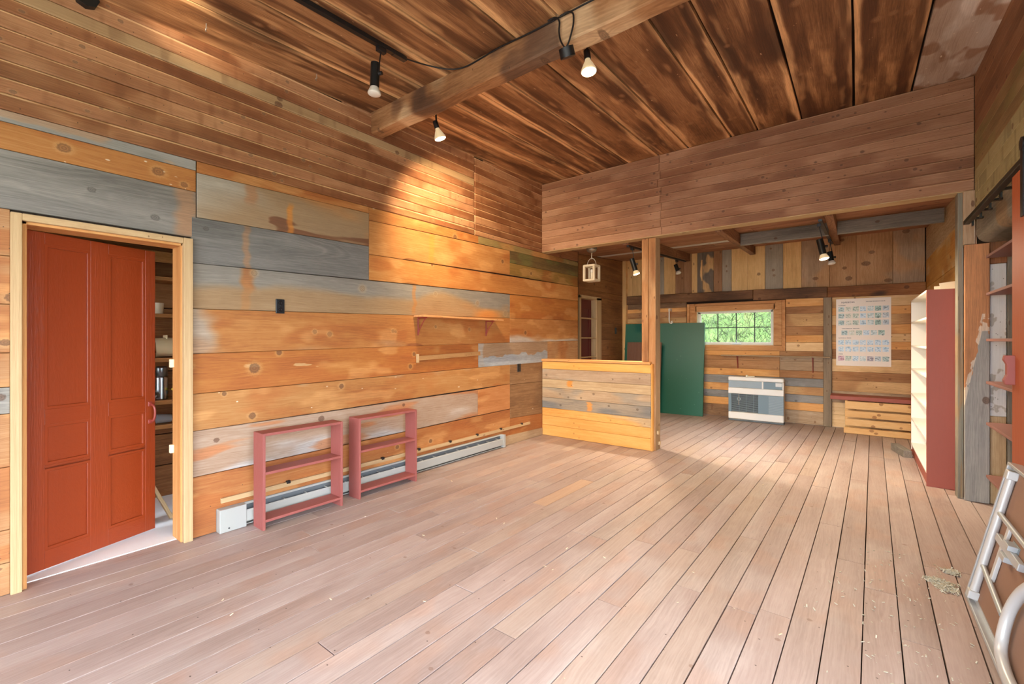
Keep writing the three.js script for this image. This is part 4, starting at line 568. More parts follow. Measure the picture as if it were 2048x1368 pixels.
{
  const cy = (z) => ceilY(z) - 0.004;
  const tr = thing('light_track', 'long black lighting track screwed to the plank ceiling before the beam', 'light track');
  const g = bx(-0.018, 0.018, -0.03, 0, -1.85, 1.85); g.rotateX(Math.atan(0.04)); g.translate(-2.74, cy(-0.35), -0.35); mesh('rail', g, black, tr); mesh('feed_end', (() => { const q = rbx(-0.02, 0.02, -0.034, -0.002, -0.06, 0.06); q.rotateX(Math.atan(0.04)); q.translate(-2.74, cy(-2.16), -2.16); return q; })(), black, tr);
  head('unlit black cylinder lamp on the ceiling track before the beam', [-2.742, cy(-2.0) - 0.03, -2.0], [-2.76, 3.40, -1.965], [-0.02, -1, 0.03]);
  // lit lamp further along the same track, just above the picture
  head('lit black cylinder lamp washing the ceiling near the wall junction box', [-2.742, cy(-0.62) - 0.03, -0.62], [-2.80, 3.33, -0.62], [-0.8, 0.28, -0.5], { lit: true, power: 1.6, angle: 0.5 });
  const p1 = thing('bulb_lamp', 'lit reflector bulb in a socket under the beam near the left wall', 'lamp', [0, 0, 0], 'bare reflector bulbs behind the beam');
  bulb(p1, [-3.055, 3.345, -2.84], [0.16, -1, -0.3], true, 0, 0.9, true, 1.15); mesh('stem', rod([-3.06, 3.40, -2.835], [-3.07, 3.61, -2.83], 0.008, 8), black, p1);
  const s1 = p1.children.find((c) => c.isSpotLight); s1.color.setRGB(1, 0.72, 0.42); s1.angle = 1.1; s1.intensity = 16.0 * SPOT; s1.target.position.set(-3.72, 2.0, -4.25);
  const p2 = thing('bulb_lamp', 'lit reflector bulb beside the octagonal junction box on the beam', 'lamp', [0, 0, 0], 'bare reflector bulbs behind the beam');
  bulb(p2, [-1.49, 3.36, -2.80], [0.13, -1, 0.05], true, 0, 0.8, true, 1.15); mesh('stem', rod([-1.494, 3.42, -2.80], [-1.50, 3.61, -2.80], 0.008, 8), black, p2);
  const s2 = p2.children.find((c) => c.isSpotLight); s2.color.setRGB(1, 0.74, 0.45); s2.angle = 1.3; s2.intensity = 13.0 * SPOT; s2.target.position.set(-1.15, 0.3, -3.6);
  const oct = (r, h) => new THREE.CylinderGeometry(r, r, h, 8);
  const jb = thing('junction_box', 'black octagonal junction box fixed to the beam', 'junction box', [-1.515, 3.30, -2.56]); mesh('box', (() => { const q = oct(0.052, 0.05); q.rotateX(0.5); return q; })(), black, jb); mesh('cover', (() => { const q = oct(0.054, 0.008); q.translate(0, -0.029, 0); q.rotateX(0.5); return q; })(), blackSatin, jb); mesh('mount', rbx(-0.02, 0.02, -0.01, 0.03, -0.045, 0.0), black, jb);
  const jw = thing('junction_box', 'black octagonal junction box high on the left wall', 'junction box', [-3.692, 3.455, -0.572]); mesh('box', (() => { const q = oct(0.056, 0.04); q.rotateZ(Math.PI / 2); q.translate(0.02, 0, 0); return q; })(), black, jw); mesh('cover', (() => { const q = oct(0.058, 0.006); q.rotateZ(Math.PI / 2); q.translate(0.043, 0, 0); return q; })(), blackSatin, jw);
  const zc = -2.575, yb = ceilY(-2.6) - 0.012;
  cord('power_cable', 'black cable running from the ceiling track along the beam top', [[-2.735, cy(-2.2) - 0.016, -2.2], [-2.70, yb, -2.38], [-2.60, yb - 0.004, -2.52], [-2.48, yb - 0.012, zc], [-2.1, yb - 0.002, zc], [-1.8, yb - 0.01, zc], [-1.55, yb - 0.006, zc], [-1.2, yb - 0.004, zc], [-0.8, yb - 0.008, zc], [0.2, yb - 0.004, zc], [0.78, yb - 0.006, zc]], 0.006, 90);
  cord('looped_cable', 'black cable looping down from the beam top to the junction box', [[-1.66, yb - 0.008, zc + 0.02], [-1.60, yb - 0.012, zc + 0.02], [-1.57, yb - 0.05, zc + 0.02], [-1.572, yb - 0.12, zc + 0.02], [-1.556, yb - 0.19, zc + 0.022], [-1.52, yb - 0.245, zc + 0.024], [-1.505, yb - 0.235, zc + 0.024], [-1.478, yb - 0.17, zc + 0.022], [-1.462, yb - 0.1, zc + 0.02], [-1.468, yb - 0.04, zc + 0.02], [-1.50, yb - 0.018, zc + 0.02], [-1.56, yb - 0.02, zc + 0.022]], 0.006, 80);
  for (const [x, z, n] of [[-3.46, -1.13, 'small metal hook in the ceiling near the bright lamp glow'], [-3.47, -1.91, 'small metal hook in the ceiling left of the unlit lamp']]) tag(mesh('ceiling_hook', [rod([x, ceilY(z) + 0.005, z], [x, ceilY(z) - 0.03, z], 0.003, 6), (() => { const q = new THREE.TorusGeometry(0.012, 0.003, 6, 14, 4.7); q.translate(x, ceilY(z) - 0.04, z); return q; })()], plain(0xc9c9c4, 0.3, { metalness: 0.8 })), n, 'hook');
  // far room tracks
  const jy = (z) => ceilFarY(z) - 0.145;
  const trackFar = (name, label, x0, x1, z0, z1) => { const L = Math.hypot(z1 - z0, x1 - x0), q = bx(-0.017, 0.017, -0.022, 0, -L / 2, L / 2), t = thing(name, label, 'light track'); q.rotateX(Math.atan(0.07)); q.rotateY(Math.atan2(-(x1 - x0), -(z1 - z0))); q.translate((x0 + x1) / 2, jy((z0 + z1) / 2), (z0 + z1) / 2); mesh('rail', q, black, t); mesh('end_cap', rbx(x1 - 0.019, x1 + 0.019, jy(z1) - 0.024, jy(z1), z1 - 0.02, z1 + 0.02), black, t); };
  trackFar('light_track', 'black track under the dark joist behind the post', -2.46, -2.55, -5.76, -8.6); trackFar('light_track', 'short black track on the joist near the poster', -0.31, -0.30, -5.76, -8.2);
  head('black cylinder lamp with a pale bulb hanging left of the post', [-2.45, jy(-5.9) - 0.022, -5.9], [-2.46, 2.52, -5.9], [0.28, -1, -0.1], { lit: true, power: 11, angle: 1.4 });
  head('small unlit black cylinder lamp right of the post', [-2.54, jy(-8.1) - 0.022, -8.1], [-2.56, 2.74, -8.1], [0.35, -1, 0.1], { small: true });
  head('lit black cylinder lamp glowing in the far room', [-0.33, jy(-5.95) - 0.022, -5.95], [-0.325, 2.50, -5.95], [0.2, -1, 0.12], { lit: true, power: 13, angle: 1.4 });
  head('small black lamp on the far end of the track near the poster', [-0.30, jy(-7.6) - 0.022, -7.6], [-0.30, 2.62, -7.6], [0.15, -1, 0.1], { small: true });
}

// ---------------------------------------------------------------- on the left wall
const redPaint = plain(0x93504a, 0.55, { bumpMap: BUMP, bumpScale: 0.0006 }), redDeep = plain(0x9c5040, 0.5, { bumpMap: BUMP, bumpScale: 0.0006 }), ironRed = plain(0x8c2f2a, 0.5);
function bracket(parent, o, arm, leg, dir = 'x') { // o: top corner at the wall; arm points off the wall
  const f = (a, b) => dir === 'x' ? [o[0] + a, o[1] + b, o[2]] : [o[0], o[1] + b, o[2] + a];
  const w = 0.012, strip = (p, q, t) => { const g = rod(p, q, t, 6); return g; };
  mesh('bracket', [strip(f(0.004, 0), f(0.004, -leg), 0.007), strip(f(0, -0.006), f(arm, -0.006), 0.007), tube([f(0.006, -leg * 0.9), f(arm * 0.35, -leg * 0.5), f(arm * 0.85, -0.01)], 0.005, 10, 6)], ironRed, parent);
}
{
  const s = thing('wall_shelf', 'thin plank shelf on two red iron brackets on the left wall', 'shelf', [XL, 1.64, -3.76]);
  mesh('shelf_board', (() => { const g = rbx(0.006, 0.165, 0, 0.02, -0.66, 0.66, 0.003); return g; })(), wood({ Wm: 0.16, h: 64, pal: [[168, 108, 58], [198, 142, 88], [216, 172, 122]], knots: 2 }), s);
  bracket(s, [0.005, 0, 0.60], 0.14, 0.19); bracket(s, [0.005, 0, -0.50], 0.14, 0.19);
  const b = thing('wood_batten', 'thin orange batten nailed below the wall shelf', 'batten', [XL, 1.22, -3.64]); b.rotation.x = 0.03; mesh('batten_strip', rbx(0.003, 0.02, -0.024, 0.024, -0.5, 0.5, 0.002), shades(jambWood, [[0.9, 0.68, 0.48]])[0], b); mesh('batten_end', rbx(0.003, 0.026, -0.045, 0.045, 0.48, 0.505, 0.002), jambWood, b);
}
function outlet(label, pos, w, h, two = true) {
  const t = thing('wall_outlet', label, 'outlet', pos), pl = plain(0x1c2024, 0.35);
  mesh('cover_plate', rbx(0, 0.012, -h / 2, h / 2, -w / 2, w / 2, 0.004), pl, t);
  if (two) for (const y of [-0.027, 0.027]) { const f = mesh('socket', (() => { const g = new THREE.CylinderGeometry(0.019, 0.019, 0.006, 20); g.rotateZ(Math.PI / 2); g.translate(0.014, y, 0); return g; })(), plain(0x0b0c0e, 0.3), t); mesh('slot', [bx(0.0165, 0.0185, y - 0.006, y + 0.006, -0.009, -0.006), bx(0.0165, 0.0185, y - 0.006, y + 0.006, 0.006, 0.009)], plain(0x4a4d50, 0.5), f); }
  else mesh('toggle', rbx(0.01, 0.026, -0.012, 0.012, -0.005, 0.005, 0.002), plain(0x0b0c0e, 0.3), t);
}
outlet('black double power outlet on the left wall planks', [XL + 0.002, 1.672, -1.724], 0.068, 0.115);
outlet('dark brown outlet on the left wall near the half wall', [XL + 0.002, 1.018, -4.955], 0.07, 0.11);
outlet('black light switch on the far room wall beside the barred door', [XLF + 0.002, 1.585, -8.45], 0.07, 0.13, false);
// baseboard heater
{
  const t = thing('baseboard_heater', 'long white electric baseboard heater along the left wall', 'heater', [XL + 0.003, 0, -2.925]), L = 1.655, w = plain(0x9fa29e, 0.4), dk = plain(0x3c4144, 0.5, { metalness: 0.4 });
  mesh('back_plate', bx(0, 0.006, 0.012, 0.165, -L, L), plain(0x60666a, 0.6), t);
  mesh('front_panel', (() => { const s = new THREE.Shape([[0.058, 0.035], [0.064, 0.042], [0.062, 0.112], [0.056, 0.124], [0.054, 0.122], [0.058, 0.111], [0.059, 0.044], [0.055, 0.039]].map((p) => new THREE.Vector2(...p))); const g = new THREE.ExtrudeGeometry(s, { depth: 2 * L - 0.22, bevelEnabled: false }); g.translate(0, 0, -L + 0.04); return g; })(), w, t);
  mesh('top_hood', (() => { const s = new THREE.Shape([[0, 0.168], [0, 0.164], [0.012, 0.163], [0.018, 0.152], [0.021, 0.153], [0.015, 0.167]].map((p) => new THREE.Vector2(...p))); const g = new THREE.ExtrudeGeometry(s, { depth: 2 * L - 0.02, bevelEnabled: false }); g.translate(0, 0, -L + 0.01); return g; })(), w, t);
  mesh('bottom_lip', bx(0, 0.05, 0.012, 0.018, -L + 0.04, L - 0.18), w, t);
  mesh('heating_element', rod([0.03, 0.085, -L + 0.05], [0.03, 0.085, L - 0.2], 0.01, 8), dk, t);
  const fin = bx(0.012, 0.05, 0.06, 0.11, -0.0008, 0.0008), fm = plain(0x4a5156, 0.5, { metalness: 0.5 }); const fins = []; for (let z = -L + 0.08; z < L - 0.22; z += 0.012) { const g = fin.clone(); g.translate(0, 0, z); fins.push(g); } mesh('fins', fins, fm, t).userData.kind = 'stuff';
  for (let i = 0; i < 17; i++) mesh('slot_clip', bx(0.014, 0.056, 0.124, 0.130, -L + 0.14 + i * 0.18, -L + 0.146 + i * 0.18), w, t);
  const cap = mesh('control_end', rbx(0, 0.068, 0.002, 0.17, L - 0.18, L, 0.005), w, t); mesh('screw', (() => { const g = new THREE.CylinderGeometry(0.006, 0.006, 0.004, 10); g.rotateZ(Math.PI / 2); g.translate(0.069, 0.028, L - 0.06); return g; })(), dk, cap);
  mesh('end_cap', rbx(0, 0.068, 0.004, 0.168, -L, -L + 0.045, 0.005), w, t);
  const l = thing('cable_lath', 'pale wooden lath with black clips above the baseboard heater', 'lath', [XL + 0.002, 0.222, -3.25]);
  mesh('lath_strip', rbx(0, 0.02, -0.018, 0.018, -1.953, 1.953, 0.002), jambWood, l);
  for (let i = 0; i < 8; i++) mesh('clip', rbx(0.002, 0.027, 0.006, 0.03, 1.45 - i * 0.46, 1.48 - i * 0.46, 0.002), black, l);
  const bb = plank(scene, 'left', XL + 0.02, [[4.6, 0.001], [5.525, 0.001], [5.525, 0.105], [4.6, 0.128]], shades(tanBoard, [[0.8, 0.78, 0.82]])[0], { T: 0.018, name: 'baseboard_left' }); tag(bb, 'grey weathered baseboard piece beside the baseboard heater', 'baseboard', null, 'structure');
}
// two small red shelf frames on the floor
function shelfFrame(label, z0, z1, xb) {
  const w = z0 - z1, t = thing('shelf_frame', label, 'shelf', [xb, 0, (z0 + z1) / 2], 'low red open shelf frames on the floor'), D = 0.155, H = 0.711;
  for (const s of [-1, 1]) mesh('side_panel', rbx(0, D, 0, H, s > 0 ? w / 2 - 0.02 : -w / 2, s > 0 ? w / 2 : -w / 2 + 0.02, 0.002), redPaint, t);
  for (const [y, n] of [[H - 0.02, 'top_board'], [0.405, 'shelf_board'], [0.055, 'shelf_board']]) mesh(n, rbx(0.002, D - 0.002, y, y + 0.02, -w / 2 + 0.02, w / 2 - 0.02, 0.002), redPaint, t); return t;
}
shelfFrame('red open shelf frame standing nearest the red door', -1.485, -2.13, -3.60);
shelfFrame('red open shelf frame standing farther from the red door', -2.292, -2.945, -3.612);

// ---------------------------------------------------------------- far room things
{
  const t = thing('pendant_lantern', 'small cream metal lantern hanging on a chain in the far room', 'lantern', [-3.23, ceilFarY(-6.2), -6.2]);
  const cr = plain(0xd9cdb2, 0.5), L = (p, m, n, par = t) => mesh(n, new THREE.LatheGeometry(p.map((a) => new THREE.Vector2(...a)), 24), m, par);
  L([[0.001, 0], [0.078, 0], [0.078, -0.06], [0.001, -0.06]].reverse(), plain(0x23272a, 0.5), 'canopy'); L([[0.074, -0.06], [0.078, -0.078], [0.056, -0.105], [0.02, -0.118], [0.001, -0.12]].reverse(), plain(0x9a9486, 0.35, { metalness: 0.6 }), 'canopy_cup');
  const links = []; for (let i = 0; i < 5; i++) { const g = new THREE.TorusGeometry(0.011, 0.0035, 6, 12); g.scale(0.7, 1.25, 1); if (i % 2) g.rotateY(Math.PI / 2); g.translate(0, -0.128 - i * 0.018, 0); links.push(g); } mesh('chain', links, cr, t);
  const y0 = -0.555, y1 = -0.315, w = 0.082, arc = []; for (let i = 0; i <= 16; i++) { const a = Math.PI * i / 16; arc.push([Math.cos(a) * 0.075, y1 + Math.sin(a) * 0.11, 0]); }
  mesh('bail', tube(arc, 0.006, 30, 8), cr, t);
  const fr = []; for (const sx of [-1, 1]) for (const sz of [-1, 1]) fr.push(bx(sx * w - 0.016, sx * w + 0.016, y0, y1, sz * w - 0.016, sz * w + 0.016)); for (const y of [y0, y1 - 0.02]) for (const s of [-1, 1]) { fr.push(bx(-w, w, y - 0.004, y + 0.026, s * w - 0.014, s * w + 0.014)); fr.push(bx(s * w - 0.014, s * w + 0.014, y - 0.004, y + 0.026, -w, w)); }
  mesh('frame', fr, cr, t); mesh('base_plate', bx(-w, w, y0, y0 + 0.006, -w, w), cr, t); mesh('roof_plate', bx(-w, w, y1 - 0.006, y1, -w, w), cr, t);
  const cn = mesh('candle_sleeve', rod([0, y0 + 0.006, 0], [0, y0 + 0.13, 0], 0.014, 14), plain(0xefe6cf, 0.6), t); mesh('candle_bulb', (() => { const g = new THREE.SphereGeometry(0.018, 14, 10); g.scale(1, 1.7, 1); g.translate(0, y0 + 0.155, 0); return g; })(), plain(0xe8e4da, 0.2), cn);
  const lg = new THREE.MeshPhysicalMaterial({ color: 0xffffff, roughness: 0.02, transmission: 1, thickness: 0 }); for (let i = 0; i < 4; i++) { const g = new THREE.PlaneGeometry(2 * w - 0.02, y1 - y0 - 0.04); g.translate(0, (y0 + y1) / 2, w); g.rotateY(i * Math.PI / 2); mesh('pane', g, lg, t); }
}
{
  // ping-pong half leaning on the far wall, brown board, hook
  const green = new THREE.MeshPhysicalMaterial({ color: 0x0f604c, roughness: 0.42, clearcoat: 0.1 }), t = thing('green_panel', 'big dark green table-tennis top leaning against the far wall', 'panel', [-2.99, 0, -8.57]);
  t.rotation.order = 'YXZ'; t.rotation.set(-0.105, 0.06, 0);
  mesh('face_board', rbx(-0.76, 0.755, 0.0, 1.735, -0.022, 0, 0.003), green, t); mesh('edge_frame', [bx(0.715, 0.753, 0.02, 1.72, -0.066, -0.022), bx(-0.757, -0.72, 0.02, 1.72, -0.066, -0.022), bx(-0.72, 0.715, 1.68, 1.72, -0.066, -0.022), bx(-0.72, 0.715, 0.02, 0.06, -0.066, -0.022)], plain(0x1c6a58, 0.5), t);
  const sp = []; for (let i = 0; i < 9; i++) { const g = new THREE.CircleGeometry(rr(0.003, 0.006), 8); g.scale(rr(0.5, 1), rr(0.8, 2), 1); g.translate(rr(0.1, 0.7), rr(0.1, 1.2), 0.0007); sp.push(g); } mesh('paint_chips', sp, plain(0x5f9482, 0.7), t).userData.kind = 'stuff';
  const b = thing('brown_board', 'brown ribbed board leaning in front of the green panel', 'board', [-3.30, 0, -8.40]); b.rotation.x = -0.09; const ribs = []; for (let i = 0; i < 22; i++) ribs.push(bx(-0.34 + i * 0.031, -0.34 + i * 0.031 + 0.024, 0, 1.36, 0, 0.004)); mesh('panel_board', bx(-0.342, 0.342, 0, 1.36, -0.014, 0), plain(0x6b4a38, 0.7), b); mesh('ribs', ribs, plain(0x76533f, 0.7), b);
  tag(mesh('hook_bracket', [tube([[-2.885, 2.0, -8.74], [-2.885, 1.85, -8.74], [-2.882, 1.78, -8.735], [-2.86, 1.728, -8.715], [-2.825, 1.722, -8.70], [-2.815, 1.765, -8.69]], 0.012, 30, 8), rbx(-2.90, -2.87, 1.96, 2.01, -8.86, -8.735, 0.004), rbx(-2.835, -2.80, 1.72, 1.765, -8.71, -8.685, 0.006)], plain(0xe3dfd2, 0.4)), 'white hooked wall bracket above the green panel', 'hook');
}
{ // gas heater
  const t = thing('wall_heater', 'white and blue-grey console heater standing under the far window', 'heater', [-1.37, 0, -8.62]), w = plain(0xe4e6e3, 0.35), bl = plain(0x6f8794, 0.4), lb = plain(0x9fb0ba, 0.4), dk = plain(0x1e2a31, 0.6), W = 0.42;
  mesh('base', rbx(-W + 0.0, W, 0, 0.03, -0.075, 0.075, 0.008), plain(0x59646a, 0.5), t);
  mesh('body', rbx(-W, W, 0.03, 0.75, -0.08, 0.04, 0.02, 3), plain(0xb9a58c, 0.5), t);
  mesh('top_panel', rbx(-W, W, 0.695, 0.762, -0.03, 0.09, 0.016, 3), w, t); mesh('middle_panel', rbx(-W, W, 0.47, 0.575, 0.03, 0.09, 0.012, 3), w, t); mesh('bottom_panel', rbx(-W, W, 0.03, 0.155, 0.02, 0.09, 0.02, 3), w, t); mesh('side_trim', rbx(W - 0.022, W, 0.575, 0.695, 0.04, 0.09, 0.006), w, t); mesh('side_trim', rbx(0.1, 0.125, 0.575, 0.695, 0.04, 0.086, 0.004), w, t);
  const up = mesh('upper_grille', bx(-W + 0.005, 0.1, 0.578, 0.693, 0.04, 0.072), lb, t); for (let i = 0; i < 9; i++) mesh('louvre', bx(-W + 0.005, 0.1, 0.582 + i * 0.0125, 0.589 + i * 0.0125, 0.072, 0.08), lb, up);
  const dp = mesh('display_panel', bx(0.125, W - 0.022, 0.578, 0.693, 0.04, 0.074), bl, t); mesh('control_label', rbx(0.30, 0.39, 0.625, 0.685, 0.074, 0.079, 0.003), plain(0xd6dcde, 0.3), dp);
  mesh('grille_cavity', bx(-W + 0.05, 0.045, 0.16, 0.468, 0.04, 0.05), dk, t); mesh('grille_side', bx(-W + 0.004, -W + 0.05, 0.156, 0.47, 0.04, 0.08), bl, t);
  for (let i = 0; i < 17; i++) mesh('grille_bar', rbx(-W + 0.05, 0.045, 0.168 + i * 0.0178, 0.175 + i * 0.0178, 0.07, 0.08, 0.002, 1), plain(0x8295a0, 0.4), t);
  for (let i = 0; i < 3; i++) mesh('grille_stay', bx(-0.25 + i * 0.11, -0.246 + i * 0.11, 0.16, 0.47, 0.062, 0.07), bl, t);
  mesh('burner_window', (() => { const g = new THREE.TorusGeometry(0.024, 0.007, 8, 18); g.translate(-0.255, 0.38, 0.054); return g; })(), plain(0xc9d3d6, 0.3, { metalness: 0.5 }), t); mesh('burner_tube', rod([-0.255, 0.28, 0.055], [-0.255, 0.46, 0.055], 0.008, 8), plain(0xb08d6a, 0.4, { metalness: 0.5 }), t);
  const pn = mesh('side_panel', bx(0.045, W - 0.004, 0.156, 0.468, 0.04, 0.078), bl, t); for (let i = 0; i < 20; i++) mesh('panel_rib', bx(0.2, W - 0.006, 0.165 + i * 0.015, 0.171 + i * 0.015, 0.078, 0.083), lb, pn);
  mesh('valve_knob', [rod([-0.14, 0.755, 0.0], [-0.14, 0.795, 0.0], 0.02, 12), rbx(-0.14, -0.02, 0.765, 0.78, -0.012, 0.006)], plain(0xe4ddc8, 0.5), t);
}
{ // long shelf under the window
  const s = thing('wall_shelf', 'long grey board shelf on red brackets under the far window', 'shelf', [0, 1.112, ZF]);
  mesh('shelf_board', rbx(-1.96, -0.34, 0, 0.02, 0.006, 0.13, 0.004), shades(tanBoard, [[0.8, 0.8, 0.84]])[0], s); bracket(s, [-1.70, 0, 0.006], 0.12, 0.22, 'z'); bracket(s, [-0.575, 0, 0.006], 0.12, 0.25, 'z');
}
{ // poster: printed paper sheet
  const cv = document.createElement('canvas'); cv.width = 670; cv.height = 1060; const c = cv.getContext('2d');
  c.fillStyle = '#efe3d3'; c.fillRect(0, 0, 670, 1060); c.fillStyle = '#3b352f'; c.font = 'bold 34px sans-serif'; c.fillText('TOPDECHS', 62, 66); c.font = 'bold 17px sans-serif'; c.fillText('FOR YEAR ROUND OF COLOR', 372, 58); c.font = 'bold 20px sans-serif';
  c.fillText('FLOWERS', 28, 108); c.fillText('ORNAMENTAL GRASSES', 70, 478); c.fillText('NATIVES & TREES', 28, 628); c.fillText('VINES', 28, 884);
  const tones = [['#56706a', '#a9c2bd'], ['#6b7f6f', '#c3cfb9'], ['#8aa7a6', '#d7e3df'], ['#5e6d72', '#b9c7cc'], ['#8d9a86', '#d9d8c2'], ['#7c9fb3', '#cfe2ea'], ['#4f6658', '#9fbfb0']];
  const pic = (x, y, w, h, k, warm) => { const [a, b] = warm ?? tones[k % 7]; c.fillStyle = b; c.fillRect(x, y, w, h); for (let i = 0; i < 26; i++) { c.globalAlpha = 0.35 + 0.4 * rnd(); c.fillStyle = rnd() < 0.6 ? a : '#eef2ee'; c.fillRect(x + rnd() * (w - 14), y + rnd() * (h - 10), 6 + rnd() * (w - 40) * 0.5, 3 + rnd() * 14); } c.globalAlpha = 1; };
  let k = 0; for (const [y, n, x0] of [[124, 7, 26], [232, 7, 26], [340, 7, 26], [500, 6, 66], [652, 7, 24], [758, 7, 24], [906, 7, 24]]) for (let i = 0; i < n; i++) pic(x0 + i * 91, y, 76, 76, k++ * 3 + i, y === 906 && i === 0 ? ['#8c3346', '#c79aa2'] : y === 906 && i === 4 ? ['#584a52', '#a89aa0'] : y > 600 && y < 900 ? ['#6f9dba', '#cfe3ee'] : undefined);
  const tx = new THREE.CanvasTexture(cv); tx.colorSpace = THREE.SRGBColorSpace;
  const t = thing('poster', 'white chart poster of small plant photographs pinned to the far wall', 'poster', [0.072, 1.522, ZF + 0.006]);
  mesh('paper', bx(-0.338, 0.338, -0.53, 0.53, 0, 0.002), plain(0xe9e0d2, 0.6), t); mesh('print', (() => { const g = new THREE.PlaneGeometry(0.67, 1.055); g.translate(0, 0, 0.0026); return g; })(), new THREE.MeshStandardMaterial({ map: tx, roughness: 0.35 }), t);
}
{ // red shelf and slatted cover
  const s = thing('wall_shelf', 'red painted plank shelf below the poster', 'shelf', [0.18, 0.515, -8.64]); mesh('shelf_board', rbx(-0.51, 0.5, 0, 0.03, -0.235, 0.1, 0.003), redDeep, s); mesh('front_edge', rbx(-0.51, 0.5, -0.03, 0.028, 0.098, 0.118, 0.003), redDeep, s);
  const h = thing('slatted_cover', 'low slatted pine cover box under the red shelf', 'cover', [0.2, 0, -8.48]), m = wood({ Wm: 0.1, h: 64, pal: [[196, 144, 84], [222, 178, 118], [236, 204, 154]], knots: 6, kr: [0.012, 0.022], kcol: [140, 84, 46], gc: 0.6 });
  for (const [a, b, x0] of [[0.36, 0.475, -0.345], [0.235, 0.335, -0.345], [0.105, 0.21, -0.345]]) plank(h, 'front', 0, rect(x0, 0.55, a, b), m, { T: 0.02, name: 'slat', c: 0.003 });
  plank(h, 'front', 0.09, rect(-0.36, 0.48, 0.002, 0.092), m, { T: 0.025, name: 'bottom_slat', c: 0.004 });
  mesh('end_frame', [bx(-0.345, -0.31, 0, 0.48, -0.05, -0.021), bx(0.5, 0.54, 0, 0.48, -0.05, -0.021)], m, h); mesh('foot_block', bx(-0.34, 0.45, 0, 0.06, -0.02, 0.064), backing, h);
  const k = thing('timber_offcut', 'short grey timber offcut lying beside the white bookcase', 'timber', [0.43, 0, -7.30]); k.rotation.y = 0.22; mesh('block', rbx(-0.04, 0.04, 0, 0.085, -0.22, 0.22, 0.004), shades(greyBoard, [[0.86, 0.83, 0.78]])[0], k);
}
{ // tall bookcase, red outside and white within, open towards the room
  const t = thing('tall_bookcase', 'tall bookcase with red outside and white shelves against the right wall', 'bookcase', [0.64, 0, -6.6]), wh = plain(0xe9e7e0, 0.5), x0 = -0.113, x1 = 0.115, zn = 0.78, zf = -0.78, H = 1.88;
  mesh('near_side', rbx(x0, x1, 0, H, zn - 0.02, zn, 0.002), redDeep, t); mesh('near_lining', bx(x0 + 0.001, x1 - 0.008, 0.06, H - 0.02, zn - 0.024, zn - 0.02), wh, t); mesh('far_side', rbx(x0, x1, 0, H, zf, zf + 0.02, 0.002), redDeep, t); mesh('far_lining', bx(x0 + 0.001, x1 - 0.008, 0.06, H - 0.02, zf + 0.02, zf + 0.024), wh, t);
  mesh('back_panel', bx(x1 - 0.008, x1, 0.02, H, zf + 0.02, zn - 0.02), wh, t); mesh('top_board', rbx(x0, x1 - 0.008, H - 0.02, H, zf + 0.02, zn - 0.02, 0.002), wh, t);
  for (const y of [0.12, 0.43, 0.735, 1.035, 1.315, 1.6]) mesh('shelf_board', rbx(x0, x1 - 0.008, y, y + 0.02, zf + 0.024, zn - 0.024, 0.002), wh, t); mesh('kick_board', bx(x0 + 0.01, x0 + 0.03, 0, 0.12, zf + 0.02, zn - 0.02), redDeep, t);
  const p = thing('paper_sheet', 'cream paper sheets sticking up on top of the tall bookcase', 'paper', [0.68, 1.881, -6.3]); mesh('sheet', [(() => { const g = rbx(0, 0.12, 0, 0.10, -0.012, 0, 0.001); g.rotateZ(0.12); g.rotateX(-0.2); return g; })(), (() => { const g = rbx(-0.05, 0.08, 0, 0.07, -0.02, -0.008, 0.001); g.rotateX(-0.15); return g; })()], plain(0xe6dcc4, 0.8), p); p.position.y += 0.004;
}

// ---------------------------------------------------------------- right side: track, sliding door, recess shelves, table
{
  const t = thing('sliding_track', 'dark metal sliding-door track along the right wall', 'track', [0, 0, 0]), m = plain(0x2b2d28, 0.45, { metalness: 0.5 });
  mesh('rail', [rbx(0.705, 0.745, 2.362, 2.395, -5.28, -0.2, 0.004)], m, t); for (let i = 0; i < 10; i++) mesh('rail_bracket', [bx(0.745, 0.808, 2.382, 2.396, -5.2 + i * 0.3, -5.165 + i * 0.3), bx(0.742, 0.752, 2.33, 2.396, -5.2 + i * 0.3, -5.165 + i * 0.3)], m, t);
  const d = thing('sliding_door', 'rust-red sliding barn door hanging at the right edge', 'door', [0.712, 0.03, -3.0]), red = plain(0xa4532f, 0.5, { bumpMap: BUMP, bumpScale: 0.0008 });
  for (let i = 0; i < 6; i++) mesh('door_board', rbx(-0.02, 0.018, 0, 2.285, -0.72 + i * 0.24 + 0.001, -0.48 + i * 0.24 - 0.001, 0.003), red, d);
  mesh('cross_rail', [bx(0.018, 0.03, 0.1, 0.25, -0.7, 0.7), bx(0.018, 0.03, 2.05, 2.2, -0.7, 0.7)], red, d);
  mesh('pull_handle', (() => { const s = new THREE.Shape([[0, 0], [0.032, 0], [0.038, 0.02], [0.026, 0.05], [0.026, 0.11], [0.038, 0.135], [0.034, 0.155], [0, 0.155]].map((p) => new THREE.Vector2(...p))); const g = new THREE.ExtrudeGeometry(s, { depth: 0.035, bevelEnabled: true, bevelSize: 0.004, bevelThickness: 0.004, bevelSegments: 2 }); g.rotateY(Math.PI); g.translate(-0.022, 1.125, -0.655); return g; })(), redPaint, d);
  mesh('hanger_strap', [bx(-0.028, -0.02, 2.02, 2.40, -0.52, -0.475), rod([-0.03, 2.402, -0.498], [0.03, 2.402, -0.498], 0.035, 20)], black, d);
  const s = thing('recess_shelves', 'red shelf boards set in the recess behind the sliding door', 'shelf', [0, 0, 0]);
  for (const y of [2.098, 1.785, 1.40, 1.043, 0.698, 0.257]) mesh('shelf_board', rbx(0.86, 1.165, y - 0.011, y + 0.011, -5.42, -3.88, 0.003), plain(0x7d564e, 0.6), s);
}
